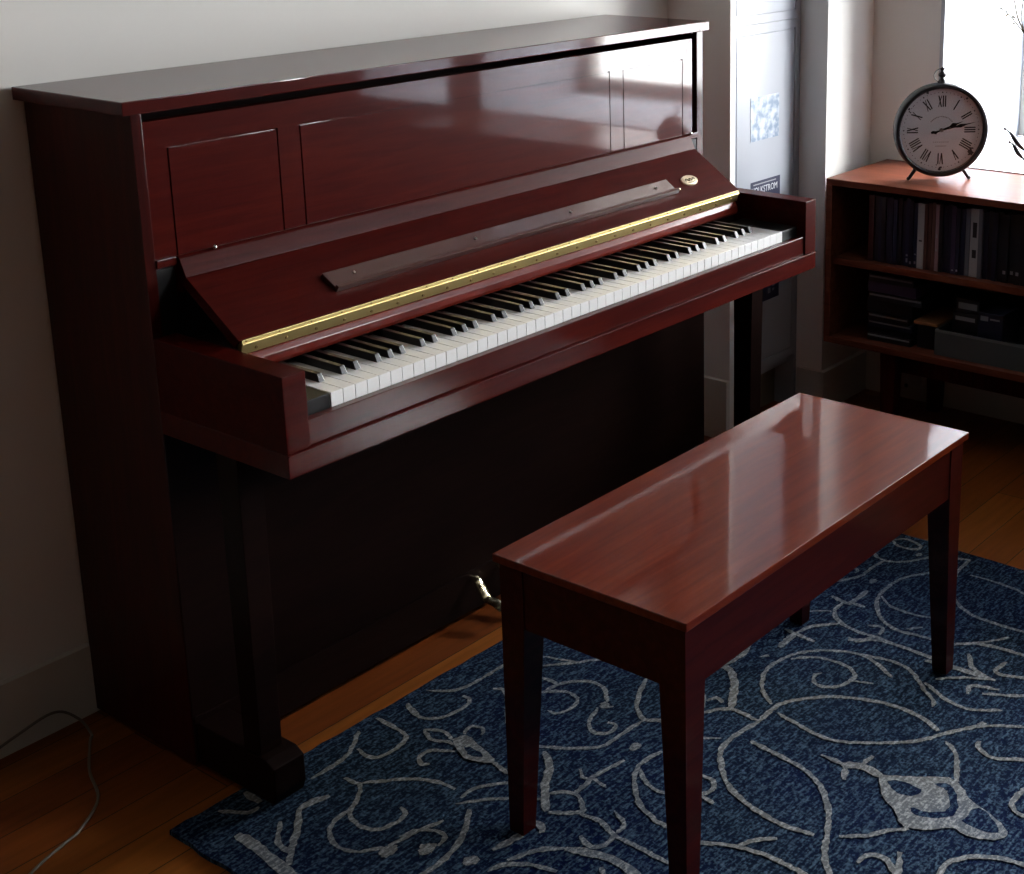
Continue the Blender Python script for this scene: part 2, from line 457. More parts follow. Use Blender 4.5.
# unseen roller blind added on the first window to dim its reflections
b = new_bm()
box(b, XG-0.060, XG-0.058, WINS[0][0]+0.03, WINS[0][1]-0.03, 1.42, 2.42); box(b, XG-0.066, XG-0.052, WINS[0][0]+0.03, WINS[0][1]-0.03, 1.402, 1.4195, 0.002)
cyl(b, (XG-0.05, WINS[0][0]+0.03, 2.415), (XG-0.05, WINS[0][1]-0.03, 2.415), 0.018)
bf = mat('added_blind_fabric', (0.55, 0.54, 0.52, 1), 0.9)
bf_t = bf.node_tree.nodes.new('ShaderNodeBsdfTranslucent'); bf_t.inputs['Color'].default_value = (0.60, 0.58, 0.56, 1)
bf_m = bf.node_tree.nodes.new('ShaderNodeMixShader'); bf_m.inputs[0].default_value = 0.5
bf.node_tree.links.new(bf.node_tree.nodes['Principled BSDF'].outputs[0], bf_m.inputs[1]); bf.node_tree.links.new(bf_t.outputs[0], bf_m.inputs[2])
bf.node_tree.links.new(bf_m.outputs[0], bf.node_tree.nodes['Material Output'].inputs[0])
rb = struct('trim_4', b, bf)
# projecting pier beside the built-in cabinet, and the shallow chimney-like column to its right
b = new_bm(); box(b, 1.697, 1.7165, 0.108, YW, 0, ZC); struct('wall_partition', b, M['wall'])
b = new_bm(); box(b, 2.0195, XW, 0.0283, YW, 0, ZC); struct('wall_column', b, M['wall'])
def skirt(name, x0, x1, y0, y1, h):
    b = new_bm(); box(b, x0, x1, y0, y1, 0, h-0.012)
    box(b, x0 if x1-x0 > 0.03 or True else x0, x1, y0, y1, h-0.012, h, 0.0)
    return struct(name, b, M['trim'])
skirt('baseboard_back', XL, 1.683, YW-0.014, YW-0.0005, 0.128)
skirt('baseboard_partition', 1.683, 1.6965, 0.108, YW-0.0145, 0.16)
skirt('baseboard_column_side', 2.007, 2.019, 0.014, 0.100, 0.113)
skirt('baseboard_column', 2.0195, 2.240, 0.014, 0.028, 0.113)
skirt('baseboard_right', 2.240, 2.2545, -1.5, 0.0135, 0.113)
skirt('baseboard_left', XL+0.0005, XL+0.014, YF, YW-0.015, 0.128)

# ------------------------------------------------------------------ built-in cabinet
CY = 0.110
cab = thing('tall_cabinet', 'tall white built-in cabinet with panelled doors right of the piano', 'cabinet', (1.86, 0.2, 0))
b = new_bm()
box(b, 1.717, 1.727, CY+0.016, 0.29, 0.0, 2.45); box(b, 2.006, 2.018, CY-0.001, 0.29, 0.0, 2.45)
box(b, 1.727, 2.006, 0.27, 0.29, 0.0, 2.45); box(b, 1.727, 2.006, CY+0.016, 0.27, 0.125, 0.148); box(b, 1.727, 2.006, CY+0.016, 0.27, 2.43, 2.45)
obj('carcass', b, M['cabinet_white'], cab)
def cab_door(z0, z1):
    b = new_bm()
    x0, x1 = 1.7175, 2.0050; y1 = CY+0.0155; y0 = CY-0.001; g = 0.0035
    xs = [x0, x0+0.006, x0+0.006+g, x1-0.016, x1-0.016+g, x1]
    zs = [z0, z0+0.022, z0+0.022+g, z1-0.022-g, z1-0.022, z1]
    for i in range(5):
        for j in range(5):
            groove = (i in (1, 3) and 1 <= j <= 3) or (j in (1, 3) and 1 <= i <= 3)
            box(b, xs[i], xs[i+1], y0+(0.004 if groove else 0), y1-0.0005, zs[j], zs[j+1])
    bmesh.ops.remove_doubles(b, verts=b.verts, dist=1e-6)
    return b
d1 = obj('door', cab_door(0.150, 1.057), M['cabinet_white'], cab)
d2 = obj('door', cab_door(1.0580, 1.80), M['cabinet_white'], cab)
b = new_bm(); box(b, 1.7275, 2.0055, CY+0.06, CY+0.075, 0.001, 0.124)
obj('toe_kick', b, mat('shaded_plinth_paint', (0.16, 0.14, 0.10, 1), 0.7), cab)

# paper prints taped to the cabinet door (thin sheets standing just off the door face)
def paper(x0, x1, z0, z1, y):
    b = new_bm(); box(b, x0, x1, y, y+0.0006, z0, z1); return b
def map_mat():
    mt = bpy.data.materials.new('grey_blue_map_print'); mt.use_nodes = True
    nt = mt.node_tree; N = nt.nodes; L = nt.links; bb = N['Principled BSDF']
    tc = N.new('ShaderNodeTexCoord')
    n1 = N.new('ShaderNodeTexVoronoi'); n1.feature = 'DISTANCE_TO_EDGE'; n1.inputs['Scale'].default_value = 60
    n2 = N.new('ShaderNodeTexNoise'); n2.inputs['Scale'].default_value = 45; n2.inputs['Detail'].default_value = 6
    cr = N.new('ShaderNodeValToRGB'); cr.color_ramp.elements[0].position = 0.40; cr.color_ramp.elements[1].position = 0.62
    cr.color_ramp.elements[0].color = (0.16, 0.23, 0.32, 1); cr.color_ramp.elements[1].color = (0.50, 0.54, 0.60, 1)
    L.new(tc.outputs['Object'], n2.inputs['Vector']); L.new(n2.outputs['Fac'], cr.inputs['Fac'])
    L.new(cr.outputs['Color'], bb.inputs['Base Color']); bb.inputs['Roughness'].default_value = 0.3
    return mt
yp_ = CY-0.0022
pr = obj('wall_print', paper(1.787, 1.917, 0.765, 0.876, yp_), map_mat(), origin=(1.85, yp_, 0.82))
tag(pr, 'small grey and blue patterned sheet stuck on the white cabinet door', 'print')
po = thing('poster', 'tall narrow navy poster with white lettering low on the white cabinet door', 'poster', (1.857, yp_, 0.335))
obj('sheet', paper(1.789, 1.925, 0.335, 0.661, yp_), M['navy'], po)
def text_bm(s, size, x, z, y, width=None, rot=0.0, extrude=0.0002):
    cu = bpy.data.curves.new('lettering', 'FONT'); cu.body = s; cu.size = size; cu.extrude = extrude
    cu.resolution_u = 3
    cu.align_x = 'LEFT'
    o = bpy.data.objects.new('lettering', cu); COL.objects.link(o)
    bpy.context.view_layer.update()
    dg = bpy.context.evaluated_depsgraph_get()
    me = bpy.data.meshes.new_from_object(o.evaluated_get(dg))
    b = new_bm(); b.from_mesh(me)
    bpy.data.objects.remove(o); bpy.data.curves.remove(cu); bpy.data.meshes.remove(me)
    w = max(v.co.x for v in b.verts) - min(v.co.x for v in b.verts)
    k = width/w if width else 1.0
    for v in b.verts:
        v.co = Vector((x+v.co.x*k, y-v.co.z, z+v.co.y))
    return b
obj('lettering', text_bm('VOLKSTROM', 0.024, 1.793, 0.629, yp_-0.0004, 0.118), M['print_white'], po)
def mark(b, *a): box(b, a[0], a[1], yp_-0.0005, yp_-0.0001, a[2], a[3])
b = new_bm(); box(b, 1.80, 1.905, yp_-0.0005, yp_-0.0001, 0.6515, 0.6545)
gp = mat('grey_print', (0.25, 0.26, 0.28, 1), 0.6)
obj('printed_line', b, gp, po)
for x0, x1, z0, z1 in ((1.872, 1.884, 0.352, 0.366), (1.872, 1.882, 0.372, 0.380), (1.893, 1.902, 0.356, 0.362), (1.893, 1.903, 0.368, 0.376)):
    b = new_bm(); mark(b, x0, x1, z0, z1); obj('printed_mark', b, gp, po)

# ------------------------------------------------------------------ upright piano
W = 1.4225; H = 1.1012; TH = 0.0207; YB = 0.2865
piano = thing('upright_piano', 'glossy mahogany upright piano with open keyboard standing against the back wall', 'piano', (W/2, 0.1, 0))
mh, mv = M['mahogany'], M['mahogany_v']
def part(name, bm, mt=None, par=None, smooth=False, label=None):
    o = obj(name, bm, mt or mh, par or piano, smooth)
    if label: o['label'] = label
    return o
ST = 0.018
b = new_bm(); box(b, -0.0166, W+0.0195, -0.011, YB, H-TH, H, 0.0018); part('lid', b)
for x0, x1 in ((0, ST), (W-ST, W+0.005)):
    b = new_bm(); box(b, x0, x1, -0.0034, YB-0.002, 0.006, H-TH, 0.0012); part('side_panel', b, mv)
b = new_bm(); box(b, ST, W-ST, YB-0.03, YB-0.004, 0.05, H-TH-0.001); part('back_board', b, M['felt'])
# upper panel, three fields outlined by grooves
b = new_bm()
g = 0.0028
def brk(vals): return vals
X = [0.0195, 0.058, 0.058+g, 0.263-g, 0.263, 0.306, 0.306+g, 1.106-g, 1.106, 1.148, 1.148+g, 1.358-g, 1.358, 1.392]
Zs = [0.80, 0.835, 0.835+g, 1.025-g, 1.025, 1.066]
def is_groove(i, j):
    for a, c in ((1, 3), (6, 8) if False else (5, 7), (9, 11)):
        pass
    fields = ((1, 3), (5, 7), (9, 11))
    for a, c in fields:
        if a <= i <= c and 1 <= j <= 3:
            if i in (a, c) or j in (1, 3):
                return True
    return False
for i in range(len(X)-1):
    for j in range(len(Zs)-1):
        box(b, X[i], X[i+1], (0.0045 if is_groove(i, j) else 0.001), 0.020, Zs[j], Zs[j+1])
bmesh.ops.remove_doubles(b, verts=b.verts, dist=1e-6)
part('upper_panel', b)
# fallboard leaning back, its rounded top ledge
FX0, FX1 = 0.054, 1.371
b = new_bm()
prism(b, [(-0.140, 0.7475), (-0.0225, 0.8265), (-0.012, 0.812), (-0.1285, 0.7335)], FX0, FX1, 'x', 0.0012)
fall = part('fallboard', b, M['satin'])
b = new_bm()
prism(b, [(-0.0215, 0.8262), (-0.0085, 0.8535), (-0.0035, 0.857), (0.0005, 0.857), (0.0005, 0.80), (-0.010, 0.80), (-0.0115, 0.812)], FX0+0.001, FX1+0.001, 'x', 0.001)
part('fallboard_ledge', b, M['satin'])
for xa, xb in ((FX1+0.0015, 1.4043), (0.0185, FX0-0.0015)):
    b = new_bm(); box(b, xa, xb, -0.006, 0.0005, 0.845, 0.857, 0.001); part('panel_rail', b)
# black sheet painted in for the shade between case side and fallboard
for x0, x1 in ((0.0185, 0.050), (W-0.050, W-0.0185)):
    b = new_bm(); prism(b, [(-0.002, 0.70), (-0.002, 0.842), (0.002, 0.842), (0.002, 0.70)], x0, x1, 'x')
    part('shade_filler', b, M['black_block'])
# music shelf strip on the fallboard
fd = Vector((0, 0.1175, 0.079)).normalized(); fn = Vector((0, -fd.z, fd.y))
def on_fall(x, s, h):   # s = distance up the slope from the lower edge, h = height above the face
    p = Vector((x, -0.140, 0.7475)) + fd*s + fn*h
    return p
def slab(bm, x0, x1, s0, s1, h0, h1, bev=0.0008, skew=0.0):
    hexa(bm, [on_fall(x0+skew, s0, h0), on_fall(x1, s0, h0), on_fall(x1-skew, s1, h0), on_fall(x0, s1, h0),
              on_fall(x0+skew, s0, h1), on_fall(x1, s0, h1), on_fall(x1-skew, s1, h1), on_fall(x0, s1, h1)], bev)
b = new_bm()
hexa(b, [on_fall(0.268, 0.042, 0.0003), on_fall(1.186, 0.042, 0.0003), on_fall(1.180, 0.073, 0.0003), on_fall(0.262, 0.073, 0.0003),
         on_fall(0.268, 0.042, 0.0060), on_fall(1.186, 0.042, 0.0060), on_fall(1.180, 0.073, 0.0100), on_fall(0.262, 0.073, 0.0100)], 0.001)
slab(b, 0.268, 1.190, 0.036, 0.0425, 0.0003, 0.011, 0.001)
mus = part('music_shelf', b, mat('worn_brown_lacquer', (0.045, 0.009, 0.006, 1), 0.3, coat=1.0, coat_rough=0.08))
for x in (0.318, 0.600, 0.860, 1.130):
    b = new_bm(); c = on_fall(x, 0.058, 0.009); cyl(b, c, c+fn*0.0016, 0.0036, 0.0028, 12)
    part('screw', b, M['screw'], mus, True, 'small steel screw')
b = new_bm(); c = on_fall(1.189, 0.039, 0.008); ball(b, c, 0.0042); part('end_pin', b, M['pedal_brass'], mus, True)
# oval badge with a raised rim
b = new_bm()
for (sc, h0, h1) in ((1.0, 0.0002, 0.003), (0.86, 0.003, 0.0036)):
    bb = bmesh.new(); ring0 = []; ring1 = []
    for k in range(40):
        a = 2*PI*k/40
        ring0.append(bb.verts.new(on_fall(1.255+0.0265*sc*math.cos(a), 0.060+0.0145*sc*math.sin(a), h0)))
        ring1.append(bb.verts.new(on_fall(1.255+0.0255*sc*math.cos(a), 0.060+0.0138*sc*math.sin(a), h1)))
    bb.faces.new(ring0[::-1]); bb.faces.new(ring1)
    for k in range(40): bb.faces.new((ring0[k], ring0[(k+1) % 40], ring1[(k+1) % 40], ring1[k]))
    bmesh.ops.recalc_face_normals(bb, faces=bb.faces); merge(b, bb)
bad = part('badge', b, M['badge'], None, True, 'oval tarnished brass maker badge')
b = new_bm()
path = [(-0.016, -0.002), (-0.010, 0.004), (-0.004, -0.003), (0.001, 0.004), (0.006, -0.002), (0.012, 0.003), (0.016, -0.001)]
tube(b, [tuple(on_fall(1.255+x, 0.060+s, 0.0040)) for x, s in path], 0.0009, 6, 5)
tube(b, [tuple(on_fall(1.255+x, 0.060+s, 0.0040)) for x, s in ((-0.012, -0.007), (0, -0.0085), (0.012, -0.007))], 0.0008, 6, 4)
part('badge_script', b, mat('dark_engraving', (0.10, 0.08, 0.04, 1), 0.4, metal=0.7), bad, True)
# two little bumper knobs on the ledge
for x in (0.119, 1.372):
    b = new_bm(); ball(b, (x, -0.0085, 0.8585), 0.0045, (1, 1, 1), 14); part('bumper_knob', b, M['screw'], None, True, 'tiny bright metal knob')
# continuous brass hinge: two leaves and a knuckle line, screws in two rows
b = new_bm()
hexa(b, [(FX0+0.004, -0.1385, 0.7235), (FX1-0.004, -0.1385, 0.7235), (FX1-0.004, -0.130, 0.7235), (FX0+0.004, -0.130, 0.7235),
         (FX0+0.004, -0.1425, 0.7395), (FX1-0.004, -0.1425, 0.7395), (FX1-0.004, -0.132, 0.7395), (FX0+0.004, -0.132, 0.7395)], 0.0005)
box(b, FX0+0.004, FX1-0.004, -0.1425, -0.132, 0.7415, 0.7465, 0.0004)
cyl(b, (FX0+0.004, -0.1425, 0.7405), (FX1-0.004, -0.1425, 0.7405), 0.0019, seg=12)
hinge = part('hinge', b, M['brass'], None, False, 'long brass piano hinge')
for k in range(23):
    x = FX0+0.030+k*(FX1-FX0-0.06)/22
    b = new_bm(); cyl(b, (x, -0.1385, 0.7305), (x, -0.1422, 0.7300), 0.0028, 0.0022, 10)
    part('hinge_screw', b, M['brass_dull'], hinge, True)
for k in range(22):
    x = FX0+0.012+k*(FX1-FX0-0.03)/21
    b = new_bm(); cyl(b, (x, -0.1405, 0.7442), (x, -0.1438, 0.7442), 0.0017, 0.0014, 8)
    part('hinge_screw', b, M['brass_dull'], hinge, True)
# rail behind the keys, softly rounded
b = new_bm()
prism(b, [(-0.1375, 0.7230), (-0.1400, 0.7225), (-0.1450, 0.7130), (-0.1460, 0.7020), (-0.1430, 0.6965), (-0.120, 0.6965), (-0.120, 0.7230)], FX0-0.006, FX1-0.012, 'x', 0.0012)
part('key_rail', b, M['keybed_red'])
b = new_bm(); box(b, 0.0415, 1.381, -0.120, -0.002, 0.64, 0.722); part('action_cover', b, M['felt'])
# arms, key bed, key slip, nosing rail
YA = -0.3061
for x0, x1 in ((0.0, 0.0410), (W-0.0415, W)):
    b = new_bm(); box(b, x0, x1, YA, -0.0036, 0.6225, 0.7388, 0.0015); part('arm', b, M['satin'])
b = new_bm(); box(b, 0.0, W, YA-0.001, -0.0036, 0.5858, 0.6222, 0.0015); part('key_bed', b, M['semi'])
b = new_bm(); box(b, 0.0415, W-0.042, -0.3025, -0.2885, 0.6226, 0.6625, 0.0012); part('key_slip', b, M['semi'])
b = new_bm(); box(b, 0.0, W, YA-0.0035, YA-0.0005, 0.6195, 0.6222, 0.0008); part('nosing', b, M['semi'])
KX0 = (W-1.222)/2; KP = 1.222/52
for x0, x1 in ((0.0425, KX0-0.001), (KX0+1.2235, W-0.0425)):
    b = new_bm(); box(b, x0, x1, -0.2845, -0.146, 0.640, 0.683, 0.0015); part('key_block', b, M['black_block'], None, False, 'black painted end block')
b = new_bm(); box(b, 0.042, W-0.042, -0.288, -0.12, 0.6225, 0.6395); part('key_frame', b, M['felt'])
# 88 keys
wk = []
for k in range(52):
    b = new_bm(); x = KX0+k*KP
    box(b, x+0.0005, x+KP-0.0005, -0.2849, -0.121, 0.6605, 0.6829, 0.0007)
    part('white_key', b, M['ivory'])
# black keys follow A#, C#, D#, F#, G#
names = ['A', 'B', 'C', 'D', 'E', 'F', 'G']
for k in range(51):
    nm = names[k % 7]
    if nm in ('B', 'E'): continue
    shift = {'A': 0.0015, 'C': -0.0015, 'D': 0.0015, 'F': -0.002, 'G': 0.0}[nm]
    xc = KX0+(k+1)*KP+shift
    b = new_bm(); hw, tw = 0.0055, 0.0046
    hexa(b, [(xc-hw, -0.2370, 0.6825), (xc+hw, -0.2370, 0.6825), (xc+hw, -0.121, 0.6825), (xc-hw, -0.121, 0.6825),
             (xc-tw, -0.2305, 0.6950), (xc+tw, -0.2305, 0.6950), (xc+tw, -0.121, 0.6955), (xc-tw, -0.121, 0.6955)], 0.0010)
    part('black_key', b, M['ebony'])
# lower part: kneeboard, plinth, legs, feet, pedals
b = new_bm(); box(b, ST+0.0002, W-ST-0.0002, 0.000, 0.018, 0.095, 0.5855); box(b, 0.0008, W+0.0042, -0.0060, -0.0036, 0.095, 0.5855, 0.0006); box(b, ST+0.0002, W-ST-0.0002, -0.0037, 0.001, 0.095, 0.5855); part('lower_panel', b, M['near_black'])  # front sheet blackens the side-panel edges too, their shade put into the colour
b = new_bm(); box(b, 0.0008, W+0.0042, -0.0100, -0.0036, 0.012, 0.0945, 0.0015); part('bottom_rail', b, M['near_black'])
for s in (0, 1):
    x0 = 0.006 if s == 0 else W-0.006-0.045; x1 = x0+0.045
    b = new_bm()
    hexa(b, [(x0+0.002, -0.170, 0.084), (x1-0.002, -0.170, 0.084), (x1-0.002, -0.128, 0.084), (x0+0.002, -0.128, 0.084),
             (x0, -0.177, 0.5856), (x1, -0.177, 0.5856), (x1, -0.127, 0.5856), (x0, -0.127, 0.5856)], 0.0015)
    part('leg', b, M['near_black'])
    xa, xb = (0.004, 0.063) if s == 0 else (W-0.063, W-0.004)
    b = new_bm()
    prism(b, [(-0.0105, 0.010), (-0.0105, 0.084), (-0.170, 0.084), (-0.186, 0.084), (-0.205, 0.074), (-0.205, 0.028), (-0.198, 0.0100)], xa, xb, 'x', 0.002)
    part('foot', b, M['near_black'])
for x in (W/2-0.071, W/2, W/2+0.071):
    b = new_bm()
    pts = [(x, 0.004, 0.082), (x, -0.022, 0.080), (x, -0.036, 0.062), (x, -0.050, 0.046), (x, -0.075, 0.044), (x, -0.092, 0.036)]
    tube(b, pts, 0.011, 12, 6, rfn=lambda t: 0.75+0.55*t if t < 0.9 else 1.1, sy=0.42)
    part('pedal', b, M['pedal_brass'], None, True, 'polished brass foot pedal')

# ------------------------------------------------------------------ piano bench
BX0, BX1, BY0, BY1, BZ = 0.1713, 1.0029, -0.8774, -0.5304, 0.4695
bench = thing('piano_bench', 'glossy red-brown wooden piano bench with tapered legs standing on the blue rug', 'bench', ((BX0+BX1)/2, (BY0+BY1)/2, 0.010))
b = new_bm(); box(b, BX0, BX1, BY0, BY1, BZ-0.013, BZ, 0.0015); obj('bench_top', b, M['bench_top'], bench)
AI = 0.007; az0, az1 = 0.360, BZ-0.0135
b = new_bm()
bx = (BX0+AI, BX1-AI, BY0+AI, BY1-AI)
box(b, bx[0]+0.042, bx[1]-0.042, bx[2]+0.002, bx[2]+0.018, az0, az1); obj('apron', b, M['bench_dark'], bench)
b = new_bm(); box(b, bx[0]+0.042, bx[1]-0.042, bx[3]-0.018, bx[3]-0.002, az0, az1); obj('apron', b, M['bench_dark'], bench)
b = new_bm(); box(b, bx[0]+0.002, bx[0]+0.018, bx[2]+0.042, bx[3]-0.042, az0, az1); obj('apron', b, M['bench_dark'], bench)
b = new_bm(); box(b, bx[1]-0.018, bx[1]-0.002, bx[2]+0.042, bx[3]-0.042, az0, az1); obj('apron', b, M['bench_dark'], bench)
for sx in (0, 1):
    for sy in (0, 1):
        def rect(w, z):
            xa = bx[0] if sx == 0 else bx[1]-w; ya2 = bx[2] if sy == 0 else bx[3]-w
            return [(xa, ya2, z), (xa+w, ya2, z), (xa+w, ya2+w, z), (xa, ya2+w, z)]
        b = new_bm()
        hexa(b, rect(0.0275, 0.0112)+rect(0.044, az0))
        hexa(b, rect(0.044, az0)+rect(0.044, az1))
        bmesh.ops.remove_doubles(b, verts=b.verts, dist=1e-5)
        obj('leg', b, M['bench_dark'], bench)

